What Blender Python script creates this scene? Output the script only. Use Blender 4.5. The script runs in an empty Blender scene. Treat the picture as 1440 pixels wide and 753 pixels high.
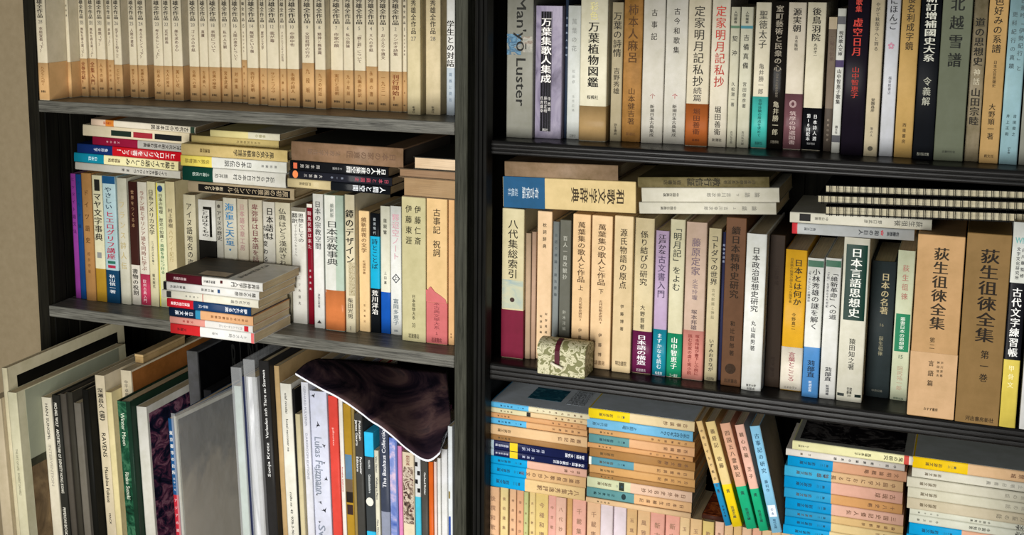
import bpy, math, random
from mathutils import Vector, Matrix
random.seed(7)
# ------------------------------------------------------------------ camera
CX, CY, F = 617.0, 251.0, 1861.0          # principal point and focal length in pixels of the 1440x753 frame
D0 = 1.70                                 # distance camera - front plane of the bookcases (metres); front plane is Y = 0
H0 = 1.50                                 # camera height
def _n(v): return v / v.length
EX = _n(-Vector((-3936 - CX, -68 - CY, F)))
ED = Vector((0, 11100 - CY, F)); ED = _n(ED); ED = _n(ED - EX * EX.dot(ED))
EY = _n(ED.cross(EX))
if EY.z < 0: EY = -EY
EZ = -ED
CAM = Vector((0, -D0, H0))
def ray(px, py):
    v = Vector((px - CX, py - CY, F)); return Vector((v.dot(EX), v.dot(EY), v.dot(EZ)))
def PY(px, py, y):                        # point seen at px,py lying on the plane Y = y
    r = ray(px, py); return CAM + r * ((y + D0) / r.y)
def PZ(px, py, z):
    r = ray(px, py); return CAM + r * ((z - H0) / r.z)
def proj(p):
    d = Vector(p) - CAM; c = EX * d.x + EY * d.y + EZ * d.z
    return (CX + F * c.x / c.z, CY + F * c.y / c.z)
scene = bpy.context.scene
COL = scene.collection
cam = bpy.data.objects.new('camera', bpy.data.cameras.new('camera')); COL.objects.link(cam)
cam.data.sensor_width = 36; cam.data.lens = F / 1440 * 36
cam.data.shift_x = (720 - CX) / 1440; cam.data.shift_y = (CY - 376.5) / 1440
cam.data.clip_start = 0.05
M = Matrix.Identity(4)
for i, (a, b, c) in enumerate(((EX.x, -EX.y, -EX.z), (EY.x, -EY.y, -EY.z), (EZ.x, -EZ.y, -EZ.z))):
    M[i][0], M[i][1], M[i][2] = a, b, c
M.translation = CAM; cam.matrix_world = M
scene.camera = cam
# ------------------------------------------------------------------ light
w = bpy.data.worlds.new('world'); scene.world = w; w.use_nodes = True
w.node_tree.nodes['Background'].inputs[0].default_value = (0.75, 0.83, 1.0, 1)
w.node_tree.nodes['Background'].inputs[1].default_value = 0.055
def area(name, loc, target, sx, sy, power, col):
    l = bpy.data.lights.new(name, 'AREA'); l.shape = 'RECTANGLE'; l.size = sx; l.size_y = sy; l.energy = power; l.color = col
    o = bpy.data.objects.new(name, l); COL.objects.link(o); o.location = loc
    o.rotation_euler = (Vector(target) - Vector(loc)).to_track_quat('-Z', 'Y').to_euler(); return o
area('window_light', (-0.62, -1.95, 0.86), (-0.62, 0, 0.80), 0.95, 1.3, 58, (1.0, 0.985, 0.945))
scene.view_settings.view_transform = 'Standard'; scene.view_settings.look = 'None'
scene.view_settings.gamma = 1; scene.view_settings.exposure = 0.0
scene.view_settings.use_curve_mapping = False
# ------------------------------------------------------------------ materials
def lin(h):
    h = h.lstrip('#'); out = []
    for i in (0, 2, 4):
        c = int(h[i:i+2], 16) / 255; out.append(c / 12.92 if c <= 0.04045 else ((c + 0.055) / 1.055) ** 2.4)
    return out
MATS = {}
def nodes(name):
    m = bpy.data.materials.new(name); m.use_nodes = True; nt = m.node_tree
    return m, nt, nt.nodes['Principled BSDF']
def mapping(nt, scale):
    tc = nt.nodes.new('ShaderNodeTexCoord'); mp = nt.nodes.new('ShaderNodeMapping'); mp.inputs['Scale'].default_value = scale
    nt.links.new(tc.outputs['Object'], mp.inputs['Vector']); return mp
def ramp(nt, fac, stops):
    r = nt.nodes.new('ShaderNodeValToRGB'); e = r.color_ramp.elements
    while len(e) < len(stops): e.new(0.5)
    for el, (p, c) in zip(e, stops): el.position = p; el.color = (*c, 1)
    nt.links.new(fac, r.inputs['Fac']); return r
def noise(nt, mp, scale=1.0, detail=3.0, rough=0.5, dist=0.0):
    n = nt.nodes.new('ShaderNodeTexNoise'); n.inputs['Scale'].default_value = scale; n.inputs['Detail'].default_value = detail
    n.inputs['Roughness'].default_value = rough; n.inputs['Distortion'].default_value = dist
    nt.links.new(mp.outputs[0], n.inputs['Vector']); return n
def bump(nt, bs, h, strength, dist=0.001):
    b = nt.nodes.new('ShaderNodeBump'); b.inputs['Strength'].default_value = strength; b.inputs['Distance'].default_value = dist
    nt.links.new(h, b.inputs['Height']); nt.links.new(b.outputs[0], bs.inputs['Normal'])
def paper(h, rough=0.5, var=0.10):
    k = ('paper', h, rough, var)
    if k in MATS: return MATS[k]
    m, nt, bs = nodes('paper_' + h); c = lin(h)
    n = noise(nt, mapping(nt, (1, 1, 1)), 38, 5, 0.65)
    d = [x * (1 - var * 1.2) for x in c]; d[2] *= (1 - var * .6); l = [min(1, x * (1 + var * 0.5)) for x in c]
    r = ramp(nt, n.outputs['Fac'], [(0.3, d), (0.62, l)]); nt.links.new(r.outputs[0], bs.inputs['Base Color'])
    bs.inputs['Roughness'].default_value = rough; bs.inputs['Specular IOR Level'].default_value = 0.07
    MATS[k] = m; return m
def ink(h):
    k = ('ink', h)
    if k in MATS: return MATS[k]
    m, nt, bs = nodes('ink_' + h); c = lin(h)
    n = noise(nt, mapping(nt, (1, 1, 1)), 300, 2)
    r = ramp(nt, n.outputs['Fac'], [(0.3, c), (0.75, [min(1, x * 1.15 + 0.01) for x in c])]); nt.links.new(r.outputs[0], bs.inputs['Base Color'])
    bs.inputs['Roughness'].default_value = 0.6; bs.inputs['Specular IOR Level'].default_value = 0.08; MATS[k] = m; return m
def pages(h='d9c7a0'):
    k = ('pages', h)
    if k in MATS: return MATS[k]
    m, nt, bs = nodes('page_edges_' + h); c = lin(h)
    n = noise(nt, mapping(nt, (2600, 14, 14)), 1, 2, 0.6)
    n2 = noise(nt, mapping(nt, (1, 1, 1)), 30, 4, 0.6)
    r = ramp(nt, n.outputs['Fac'], [(0.3, [x * 0.62 for x in c]), (0.6, c)])
    mx = nt.nodes.new('ShaderNodeMixRGB'); mx.blend_type = 'MULTIPLY'; mx.inputs[0].default_value = 0.5
    r2 = ramp(nt, n2.outputs['Fac'], [(0.3, (0.75, 0.66, 0.52)), (0.65, (1, 1, 1))])
    nt.links.new(r.outputs[0], mx.inputs[1]); nt.links.new(r2.outputs[0], mx.inputs[2]); nt.links.new(mx.outputs[0], bs.inputs['Base Color'])
    bs.inputs['Roughness'].default_value = 0.85; bump(nt, bs, n.outputs['Fac'], 0.4, 0.0004); MATS[k] = m; return m
def wood(name, c1, c2, scale, rough, axis='x', bstr=0.6, spec=.08):
    if name in MATS: return MATS[name]
    m, nt, bs = nodes(name)
    s = {'x': (2.2, 60, 60), 'z': (60, 60, 2.2)}[axis]; s = tuple(v * scale for v in s)
    n = noise(nt, mapping(nt, s), 1, 9, 0.72, 1.0)
    n2 = noise(nt, mapping(nt, tuple(v * 4.5 for v in s)), 1, 4, 0.7)
    n3 = noise(nt, mapping(nt, (1, 1, 1)), 9, 4, 0.6)
    a = nt.nodes.new('ShaderNodeMath'); a.operation = 'MULTIPLY'; nt.links.new(n.outputs['Fac'], a.inputs[0]); nt.links.new(n2.outputs['Fac'], a.inputs[1])
    r = ramp(nt, a.outputs[0], [(0.13, lin(c1)), (0.24, [(x + y) / 2 for x, y in zip(lin(c1), lin(c2))]), (0.40, lin(c2))])
    mx = nt.nodes.new('ShaderNodeMixRGB'); mx.blend_type = 'MULTIPLY'; mx.inputs[0].default_value = 0.6
    r2 = ramp(nt, n3.outputs['Fac'], [(0.3, (0.6, 0.58, 0.55)), (0.7, (1, 1, 1))])
    nt.links.new(r.outputs[0], mx.inputs[1]); nt.links.new(r2.outputs[0], mx.inputs[2]); nt.links.new(mx.outputs[0], bs.inputs['Base Color'])
    rr = ramp(nt, n3.outputs['Fac'], [(0.3, (rough * 0.8,) * 3), (0.7, (min(1, rough * 1.3),) * 3)]); nt.links.new(rr.outputs[0], bs.inputs['Roughness'])
    bs.inputs['Specular IOR Level'].default_value = spec; bump(nt, bs, a.outputs[0], bstr, 0.0015); MATS[name] = m; return m
def picture(name, stops, scale, rough=0.3, sc=(1, 1, 1), dist=1.5):      # blurred photographic print on a cover
    if name in MATS: return MATS[name]
    m, nt, bs = nodes(name); n = noise(nt, mapping(nt, sc), scale, 5, 0.6, dist)
    r = ramp(nt, n.outputs['Fac'], [(p, lin(c)) for p, c in stops]); nt.links.new(r.outputs[0], bs.inputs['Base Color'])
    bs.inputs['Roughness'].default_value = rough; bs.inputs['Specular IOR Level'].default_value = .12; MATS[name] = m; return m
# ------------------------------------------------------------------ object helpers
def link(name, me, mats, parent=None):
    for mt in mats: me.materials.append(mt)
    o = bpy.data.objects.new(name, me); COL.objects.link(o)
    if parent: o.parent = parent
    return o
class MB:
    def __init__(s): s.v = []; s.f = []; s.m = []; s.sm = []
    def face(s, idx, mi=0, sm=False): s.f.append(idx); s.m.append(mi); s.sm.append(sm)
    def box(s, x0, x1, y0, y1, z0, z1, mi=0, bev=0.0):
        b = len(s.v)
        if bev <= 0:
            s.v += [(x, y, z) for z in (z0, z1) for x, y in ((x0, y0), (x1, y0), (x1, y1), (x0, y1))]
            for q in ((0, 3, 2, 1), (4, 5, 6, 7), (0, 1, 5, 4), (1, 2, 6, 5), (2, 3, 7, 6), (3, 0, 4, 7)): s.face([b + i for i in q], mi)
            return s
        e = bev; rings = []
        for z, k in ((z0, e), (z0 + e, 0), (z1 - e, 0), (z1, e)):
            rings.append([(x0 + k, y0 + e + 0 * k, z), (x0 + e, y0 + k, z), (x1 - e, y0 + k, z), (x1 - k, y0 + e, z), (x1 - k, y1 - e, z), (x1 - e, y1 - k, z), (x0 + e, y1 - k, z), (x0 + k, y1 - e, z)])
        for r in rings: s.v += r
        for j in range(3):
            for i in range(8): s.face([b + j * 8 + i, b + j * 8 + (i + 1) % 8, b + (j + 1) * 8 + (i + 1) % 8, b + (j + 1) * 8 + i], mi)
        s.face([b + i for i in range(7, -1, -1)], mi); s.face([b + 24 + i for i in range(8)], mi)
        return s
    def prism_x(s, prof, x0, x1, mi=0):       # closed (y,z) profile pushed along X
        b = len(s.v); n = len(prof); s.v += [(x0, y, z) for y, z in prof] + [(x1, y, z) for y, z in prof]
        for i in range(n): s.face([b + i, b + (i + 1) % n, b + n + (i + 1) % n, b + n + i], mi)
        s.face([b + i for i in range(n)][::-1], mi); s.face([b + n + i for i in range(n)], mi); return s
    def prism_z(s, prof, z0, z1, mi=0):       # closed (x,y) profile pushed along Z
        b = len(s.v); n = len(prof); s.v += [(x, y, z0) for x, y in prof] + [(x, y, z1) for x, y in prof]
        for i in range(n): s.face([b + i, b + (i + 1) % n, b + n + (i + 1) % n, b + n + i], mi)
        s.face([b + i for i in range(n)][::-1], mi); s.face([b + n + i for i in range(n)], mi); return s
    def tube(s, pts, r, mi=0, k=6):
        b = len(s.v); pts = [Vector(p) for p in pts]
        for i, p in enumerate(pts):
            t = _n(pts[min(i + 1, len(pts) - 1)] - pts[max(i - 1, 0)]); u = t.cross(Vector((0.31, 0.17, 0.93))); u = _n(u) if u.length > 1e-6 else Vector((1, 0, 0)); q = t.cross(u)
            s.v += [tuple(p + u * (r * math.cos(2 * math.pi * j / k)) + q * (r * math.sin(2 * math.pi * j / k))) for j in range(k)]
        for i in range(len(pts) - 1):
            for j in range(k): s.face([b + i * k + j, b + i * k + (j + 1) % k, b + (i + 1) * k + (j + 1) % k, b + (i + 1) * k + j], mi, True)
        s.face([b + j for j in range(k)][::-1], mi); s.face([b + (len(pts) - 1) * k + j for j in range(k)], mi); return s
    def build(s, name, mats, parent=None):
        me = bpy.data.meshes.new(name); me.from_pydata(s.v, [], s.f)
        me.polygons.foreach_set('material_index', s.m); me.polygons.foreach_set('use_smooth', s.sm); me.update()
        return link(name, me, mats if isinstance(mats, (list, tuple)) else [mats], parent)
def thing(name, label, cat, mat, group=None):
    o = bpy.data.objects.new(name, None); COL.objects.link(o); o.empty_display_size = 0.02; o.matrix_world = mat
    o['label'] = label; o['category'] = cat
    if group: o['group'] = group
    return o
# ------------------------------------------------------------------ lettering: glyph meshes of Blender's built-in font
_tc = bpy.data.curves.new('type', 'FONT'); _tc.resolution_u = 2
_to = bpy.data.objects.new('type', _tc); COL.objects.link(_to)
_dg = bpy.context.evaluated_depsgraph_get(); GL = {}
def glyph(ch, bold=False):
    k = (ch, bold)
    if k not in GL:
        _tc.body = ch; _tc.offset = 0.0; _dg.update()
        ev = _to.evaluated_get(_dg); me = ev.to_mesh()
        GL[k] = ([(v.co.x, v.co.y) for v in me.vertices], [list(p.vertices) for p in me.polygons]); ev.to_mesh_clear()
    return GL[k]
def put(mb, g, fn, mi, bold=False):
    for dx, dy in (((-.022, 0), (.022, .00007)) if bold else ((-.010, 0), (.010, .00007))):
        b = len(mb.v); mb.v += [(p[0], p[1] - dy, p[2]) for p in (fn(x + dx, y) for x, y in g[0])]
        for p in g[1]: mb.face([b + i for i in p], mi)
TURN = set('ー〜（）()「」『』《》…—・')
def column(mb, s, xc, ztop, zbot, gw, mi, ysurf, bold):    # vertical Japanese setting
    n = len(s); pitch = (ztop - zbot) / n; gh = min(pitch * 0.96, gw * 1.12)
    for i, ch in enumerate(s):
        if ch == ' ': continue
        zc = ztop - pitch * (i + 0.5); g = glyph(ch, bold)
        if not g[0]: continue
        if ch in TURN: fn = lambda x, y: (xc + (y - 0.38) * gw, ysurf(xc + (y - 0.38) * gw), zc - (x - 0.5) * gh)
        elif ord(ch) < 256:
            cx = (min(p[0] for p in g[0]) + max(p[0] for p in g[0])) / 2
            fn = lambda x, y: (xc + (x - cx) * gw, ysurf(xc + (x - cx) * gw), zc + (y - 0.36) * gh)
        else: fn = lambda x, y: (xc + (x - 0.5) * gw, ysurf(xc + (x - 0.5) * gw), zc + (y - 0.38) * gh)
        put(mb, g, fn, mi, bold)
def line(mb, s, xc, ztop, zbot, gw, mi, ysurf, bold, up=False):   # a horizontal line of type turned to run down (or up) the spine
    g = glyph(s, bold)
    if not g[0]: return
    x1 = max(p[0] for p in g[0]); L = ztop - zbot; k = L / x1
    if up: fn = lambda x, y: (xc - (y - 0.34) * gw, ysurf(xc - (y - 0.34) * gw), zbot + x * k)
    else: fn = lambda x, y: (xc + (y - 0.34) * gw, ysurf(xc + (y - 0.34) * gw), ztop - x * k)
    put(mb, g, fn, mi)
def across(mb, s, xc, ztop, zbot, wmax, mi, ysurf, bold):        # a short line printed straight across
    g = glyph(s, bold)
    if not g[0]: return
    xs = [p[0] for p in g[0]]; a, b = min(xs), max(xs); k = min((ztop - zbot) / 0.85, wmax / (b - a) * (2.0 if len(s) > 1 else 1)); kx = min(k, wmax / (b - a))
    put(mb, g, lambda x, y: (xc + (x - (a + b) / 2) * kx, ysurf(xc + (x - (a + b) / 2) * kx), zbot + (y + 0.05) * k), mi)
# ------------------------------------------------------------------ the book
def shell(mb, t, d, z0, z1, wall, bulge, levels, infl=0.0, lip=None):
    # U-shaped cover: outer and inner outline joined, cut at the given levels [(z, material)] from bottom up
    N = 8; rc = min(0.0018, t * 0.2)
    def outl(o):
        pts = [(-o, d)]
        for i in range(3):
            a = math.pi / 2 * i / 3; pts.append((-o + rc - rc * math.cos(a), rc - o - (rc) * math.sin(a)) if bulge <= 0 else (-o, rc * 2 - i * rc * 0.9))
        for i in range(N + 1):
            x = rc * 0.9 + (t - rc * 1.8) * i / N; u = 2 * i / N - 1
            pts.append((x, -o - bulge * math.sqrt(max(0, 1 - 0.92 * u * u)) + (bulge * 0.28)))
        for i in range(2, -1, -1):
            a = math.pi / 2 * i / 3; pts.append((t + o - rc + rc * math.cos(a), rc - o - rc * math.sin(a)) if bulge <= 0 else (t + o, rc * 2 - i * rc * 0.9))
        pts.append((t + o, d)); return pts
    out = outl(infl); inn = [(min(max(x, wall - infl), t - wall + infl), max(y + wall, wall - infl - bulge * 0.7) if y < d else y) for x, y in out]
    n = len(out); b = len(mb.v)
    for z, _ in levels + [(z1, 0)]:
        mb.v += [(x, y, z) for x, y in out] + [(x, y, z) for x, y in inn]
    K = 2 * n
    for j, (z, mi) in enumerate(levels):
        a = b + j * K; c = a + K
        for i in range(n - 1):
            mb.face([a + i, a + i + 1, c + i + 1, c + i], mi, 0 < i < n - 2)
            mb.face([a + n + i + 1, a + n + i, c + n + i, c + n + i + 1], mi)
        mb.face([a, c, c + n, a + n], mi); mb.face([a + n - 1, a + 2 * n - 1, c + 2 * n - 1, c + n - 1], mi)
    top = b + len(levels) * K; mt = levels[-1][1]; m0 = levels[0][1]
    for i in range(n - 1):
        mb.face([b + i + 1, b + i, b + n + i, b + n + i + 1], m0); mb.face([top + i, top + i + 1, top + n + i + 1, top + n + i], mt)
def surf(t, bulge, extra):
    rc = min(0.0018, t * 0.2)
    if extra > .0003: return lambda x: -bulge * .72 - extra        # type is laid flat just in front of the spine
    def f(x):
        if bulge <= 0: return -extra
        u = max(-1, min(1, (x - rc * 0.9) / (t - rc * 1.8) * 2 - 1)); return -bulge * math.sqrt(max(0, 1 - 0.92 * u * u)) + bulge * 0.28 - extra
    return f
def book(mat, t, h, d, v, label, group, name='book', col='e8e0cc', seg=(), band=None, tx=(), kind='pb', pan=(), rough=0.5, pg='d9c7a0', bulge=None, bandtop=None, var=0.10):
    """v(value) turns a pixel coordinate or a fraction into a fraction from the head of the book"""
    o = thing(name, label, 'book', mat, group)
    mats = []
    def mi(c, r=None):
        m = paper(c, r or rough, var)
        if m not in mats: mats.append(m)
        return mats.index(m)
    if bulge is None: bulge = {'hc': min(0.0014, t * 0.09), 'pb': 0.0004, 'box': 0}[kind]
    cuts = [(0.0, col)] + [(v(a), c) for a, c in seg]
    lv = []
    for i in range(len(cuts) - 1, -1, -1): lv.append((0.0 if i == len(cuts) - 1 else h * (1 - cuts[i + 1][0]), mi(cuts[i][1])))
    mb = MB()
    if kind == 'box':
        for j, (z, m_) in enumerate(lv):
            z1 = h if j == len(lv) - 1 else lv[j + 1][0]
            mb.box(0, t, 0, d, z, z1, m_, 0.0008)
        mb.build('slipcase', mats, o)
    else:
        wall = 0.0022 if kind == 'hc' and t > 0.012 else 0.0007; ov = 0.003 if kind == 'hc' else 0.0006
        shell(mb, t, d, 0, h, wall, bulge, lv); mb.build('cover', mats, o)
        k = wall + 0.0002
        MB().box(k, t - k, 0.0012, d - ov, ov, h - ov).build('page_block', pages(pg), o)
    zb = 0.0
    if band:
        zb = h * (1 - v(band[0])); bm = MB(); z0b = h * (1 - v(band[2])) if len(band) > 2 else 0.0008
        if kind == 'box': bm.box(-0.0004, t + 0.0004, -0.0004, d * 0.96, z0b, zb, 0, 0.0004)
        else: shell(bm, t, d * 0.9, 0, zb, 0.0003, bulge, [(z0b, 0)], 0.0004)
        bm.build('paper_band', paper(band[1], rough, var), o)
    if pan:
        for a in pan:        # (v0, v1, u0, u1, colour)
            pm = MB()
            z1, z0 = h * (1 - v(a[0])), h * (1 - v(a[1])); x0, x1 = t * a[2], t * a[3]; m_ = paper(a[4], rough, var) if isinstance(a[4], str) else a[4]
            e_ = 0.0002 + (0.0004 if band and z1 <= zb else 0); s0 = surf(t, bulge, 0.0); s = (lambda x: s0(x) - e_); n = 10
            for i in range(n + 1):
                x = x0 + (x1 - x0) * i / n; pm.v += [(x, s(x), z0), (x, s(x), z1)]
            for i in range(n): pm.face([2 * i, 2 * i + 2, 2 * i + 3, 2 * i + 1])
            pm.build('printed_panel', m_, o)
    if tx:
        tm = MB(); tms = []
        for a in tx:         # (text, v0, v1, size, colour, centre, mode)
            s, v0, v1, size, c = a[:5]; xc = a[5] if len(a) > 5 else 0.5; mode = a[6] if len(a) > 6 else ''
            m_ = ink(c)
            if m_ not in tms: tms.append(m_)
            zt, z0 = h * (1 - v(v0)), h * (1 - v(v1)); sf = surf(t, bulge, 0.00035 + (0.0005 if band and zt <= zb + 0.002 else 0))
            if 'd' in mode: line(tm, s, xc * t, zt, z0, size * t, tms.index(m_), sf, 'b' in mode)
            elif 'h' in mode: across(tm, s, xc * t, zt, z0, size * t, tms.index(m_), sf, 'b' in mode)
            elif 'u' in mode: line(tm, s, xc * t, zt, z0, size * t, tms.index(m_), sf, 'b' in mode, True)
            else: column(tm, s, xc * t, zt, z0, size * t, tms.index(m_), sf, 'b' in mode)
        if tm.v: tm.build('lettering', tms, o)['kind'] = 'stuff'
    return o
def cover_print(o, x, y0, y1, z0, z1, m, name='cover_print', th=0.0002):
    s = 1 if x > 0.001 else -1
    xs = sorted((x, x + s * th)); return MB().box(xs[0], xs[1], y0, y1, z0, z1).build(name, m, o)
ORD = 'first second third fourth fifth sixth seventh eighth ninth tenth eleventh twelfth thirteenth fourteenth fifteenth sixteenth seventeenth eighteenth nineteenth twentieth'.split()
def ordn(n):
    if n <= 20: return ORD[n - 1]
    return ('twenty' if n < 30 else 'thirty') + '-' + ORD[n % 10 - 1] if n % 10 else 'thirtieth'
# a row of upright books. item: (xl, xr, yb, top, desc, {options}); top = pixel y of the head, or a height in metres
def row(items, zs, place, group, depth=0.13, xmin=-9, y0=None, xmax=9):
    prev = xmin; out = []
    for i, (xl, xr, yb, top, desc, op) in enumerate(items):
        op = dict(op); d = op.pop('d', depth); Y = op.pop('Y', None)
        if Y is None:
            Y = PZ(xl, yb, zs).y
            r = ray(xl, yb)
            if prev > -5 and abs(r.x / r.y) > 0.05:
                Yt = prev / (r.x / r.y) - D0                # depth at which this spine touches its neighbour
                Y = min(max(Yt, Y - 0.010), Y + 0.006)
            Y = max(Y, 0.0 if y0 is None else y0)
        a, b = PY(xl, yb, Y), PY(xr, yb, Y)
        x0 = max(a.x, prev + 0.0009); x1 = min(max(b.x, x0 + 0.004), xmax)
        h = top if 0 < top < 1 else PY(xl, top, Y).z - zs
        yt = proj((x0, Y, zs + h))[1]; y1 = proj((x0, Y, zs))[1]
        v = (lambda yt, y1: lambda q: q if -1.2 < q <= 1.0 else min(1.0, max(0.0, (q - yt) / (y1 - yt))))(yt, y1)
        lab = desc + ', ' + ordn(i + 1) + ' in ' + place
        m = Matrix.Translation((x0, Y, zs + .0003))
        out.append(book(m, x1 - x0, h, d, v, lab, group, **op)); prev = x1
    return out
# a pile of lying books, given from top to bottom: (xl, xr, thickness px at the left end, desc, {options})
def pile(items, base, Y, place, group, depth=0.13, yaw=0.0, roll=None, zbase=None):
    (bx, by), (ex, ey) = base; p, q = PY(bx, by, Y), PY(ex, ey, Y)
    if zbase is not None: p.z = zbase
    r = math.atan2(q.z - p.z, q.x - p.x) if roll is None else math.radians(roll)
    e1 = Vector((math.cos(r), 0, math.sin(r))); up = Vector((-math.sin(r), 0, math.cos(r))); zc = 0.0; n = len(items)
    res = []
    for k in range(n - 1, -1, -1):
        xl, xr, th, desc, op = items[k]; op = dict(op); d = op.pop('d', depth); dy = op.pop('dy', 0.0); yw = op.pop('yaw', yaw)
        Yk = Y + dy; A = p + up * zc
        sc = (Yk + D0) / PYscale(xl)
        pyA = proj((PY(xl, by, Yk).x, Yk, A.z))[1]
        a = PY(xl, pyA, Yk); b = PY(xr, pyA + (xr - xl) * 0.1, Yk); t = th * sc; h = op.pop('h', (b.x - a.x) / math.cos(r) / math.cos(math.radians(yw)))
        off = (a.x - p.x) / math.cos(r)
        o3 = Vector((p.x, Yk, p.z)) + e1 * off + up * (zc + t)
        Rm = Matrix((( -up.x, 0, e1.x), (0, 1, 0), (-up.z, 0, e1.z))).to_4x4()
        yr = Matrix.Rotation(math.radians(yw), 4, 'Z')
        m = Matrix.Translation(o3) @ yr @ Rm
        v = (lambda xl, xr: lambda s: s if -1.2 < s <= 1.0 else min(1.0, max(0.0, (xr - s) / (xr - xl))))(xl, xr)
        ordt = 'topmost' if k == 0 else ('lowest' if k == n - 1 else ordn(k + 1) + ' down')
        res.append(book(m, t, h, d, v, desc + ', ' + ordt + ' in ' + place, group, **op)); zc += t + 0.0006
    return res
def PYscale(px):      # pixels per (metre / distance)
    a, b = PY(px, 300, 0), PY(px, 301, 0); return (D0) / (a.z - b.z)
# ------------------------------------------------------------------ levels
zL1, zL2, zL3 = H0 - 0.2347, H0 - 0.5733, H0 - 0.985
zR1, zR2, zR3 = H0 - 0.2566, H0 - 0.5772, H0 - 0.913
# ------------------------------------------------------------------ room
def setting(name, mb, m): o = mb.build(name, m); o['kind'] = 'structure'; return o
mw, nt, bs = nodes('wall_plaster'); nz = noise(nt, mapping(nt, (1, 1, 1)), 60, 5, 0.6)
r_ = ramp(nt, nz.outputs['Fac'], [(0.3, lin('9c8b6c')), (0.7, lin('a69576'))]); nt.links.new(r_.outputs[0], bs.inputs['Base Color']); bs.inputs['Roughness'].default_value = 0.9
bump(nt, bs, nz.outputs['Fac'], 0.25, 0.002)
setting('wall_back', MB().box(-3.2, 2.4, 0.335, 0.435, 0, 2.6), mw)
fl = wood('floor_wood', '3a2a1c', '7a5c3c', 1.0, 0.4, 'x')
setting('floor', MB().box(-3.2, 2.4, -3.2, 0.435, -0.05, 0), fl)
# ------------------------------------------------------------------ bookcases
WL = wood('worn_grey_wood', '1e1d19', '86857c', 1.6, 0.36, 'x', .6, .25); WLv = wood('worn_grey_wood_upright', '1e1f19', '505147', 1.6, 0.6, 'z')
WD = wood('dark_board', '070705', '1a1913', 0.6, 0.75, 'z'); WR = wood('black_stained_wood', '0e0e0e', '222120', 1.0, 0.3, 'x', .15, .15); WRv = wood('black_stained_upright', '0f0f0f', '242422', 1.0, 0.42, 'z', .15)
DL = 0.30
bl = thing('bookcase', 'left bookcase of worn grey-brown wood with rough board sides', 'bookcase', Matrix.Translation((-1.04, 0, 0)))
def at(o, dx): 
    for v in o.data.vertices: v.co.x += dx
    return o
def part(name, mb, m, root): return at(mb.build(name, m, root), -root.matrix_world.translation.x)
LX0, LX1, RI, RO = -1.4195, -1.3985, -0.6808, -0.6622
WLd = wood('dark_stained_upright', '100f0b', '26241b', 1.2, 0.7, 'z')
part('side_panel', MB().box(LX0, LX1, 0, DL, 0, 2.0, 0, 0.0012), WLd, bl)
part('side_panel', MB().box(RI, RO, 0, DL, 0, 2.0, 0, 0.0012), WLv, bl)
part('back_panel', MB().box(LX1 + .0002, RI - .0002, DL - 0.012, DL, 0.02, 2.0), WD, bl)
for z in (0.06, zL3, zL2, zL1, zL1 + 0.34, 1.98):
    part('shelf', MB().box(LX1 + .0002, RI - .0002, 0.0, DL - 0.013, z - 0.0182, z, 0, 0.001), WL, bl)
y = 0.012                                 # rough vertical boards lining the inside of the left panel
for i, (wd, th) in enumerate(((.034, .0035), (.028, .0022), (.041, .0040), (.030, .0026), (.043, .0036), (.034, .0028), (.040, .0038))):
    for z0, z1 in ((zL2 + .0005, zL1 - .019), (zL3 + .0005, zL2 - .019)):
        part('lining_board', MB().box(LX1 + .0001, LX1 + th, y, y + wd - 0.003, z0, z1, 0, 0.0008), WD, bl)
    y += wd
br = thing('bookcase', 'right bookcase of black-stained wood with ribbed frame edge', 'bookcase', Matrix.Translation((-0.2, 0, 0)))
RX0 = PY(665.5, 300, -0.02).x; RX1 = PY(683.6, 300, -0.02).x; RXE = 0.46
def ribbed(x0, x1):                        # frame upright with three rounded ribs on its face
    w_ = x1 - x0; pts = [(x0, 0.004)]; N = 3
    for k in range(N):
        a = x0 + w_ * (k / N); b = x0 + w_ * ((k + 1) / N)
        pts += [(a + .0003, -0.0145), (a + w_ * .05, -0.0185), ((a + b) / 2, -0.02), (b - w_ * .05, -0.0185), (b - .0003, -0.0145)]
    return pts + [(x1, 0.004)]
part('frame_rib', MB().prism_z(ribbed(RX0, RX1), 0, 2.0), WRv, br)
part('frame_rib', MB().prism_z(ribbed(RXE, RXE + RX1 - RX0), 0, 2.0), WRv, br)
part('side_panel', MB().box(RX0, RX1 - .0078, 0.0042, 0.27, 0, 2.0), WRv, br)
part('side_panel', MB().box(RXE, RXE + RX1 - RX0, 0.0042, 0.27, 0, 2.0), WRv, br)
part('back_panel', MB().box(RX1 - .0074, RXE, 0.256, 0.27, 0.02, 2.0), WD, br)
x = RX1 + 0.004
while x < RXE - 0.05:                      # upright boards on the back of the case
    part('back_board', MB().box(x, x + 0.052, 0.249, 0.2558, 0.05, 1.98, 0, 0.001), WD, br); x += 0.056
def ribshelf(z, th):
    p = [(0.248, z), (0.006, z), (0.0015, z - .0008), (0.0, z - .003)]; n = 3; h = th - 0.0030
    for k in range(n):
        a = z - .003 - h * k / n; b = z - .003 - h * (k + 1) / n
        p += [(0.0005, a - h * .02), (0.0, a - h * .12), (0.0, b + h * .12), (0.0005, b + h * .03)] + ([(0.0024, b + h * .015), (0.0024, b - h * .005)] if k < n - 1 else [])
    return p + [(0.001, z - th), (0.248, z - th)]
for z, th in ((0.08, .02), (zR3, .021), (zR2, .0235), (zR1, .0195), (zR1 + 0.33, .02), (1.98, .02)):
    part('shelf', MB().prism_x(ribshelf(z, th), RX1 - .0074, RXE - .0004), WR, br)
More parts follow.
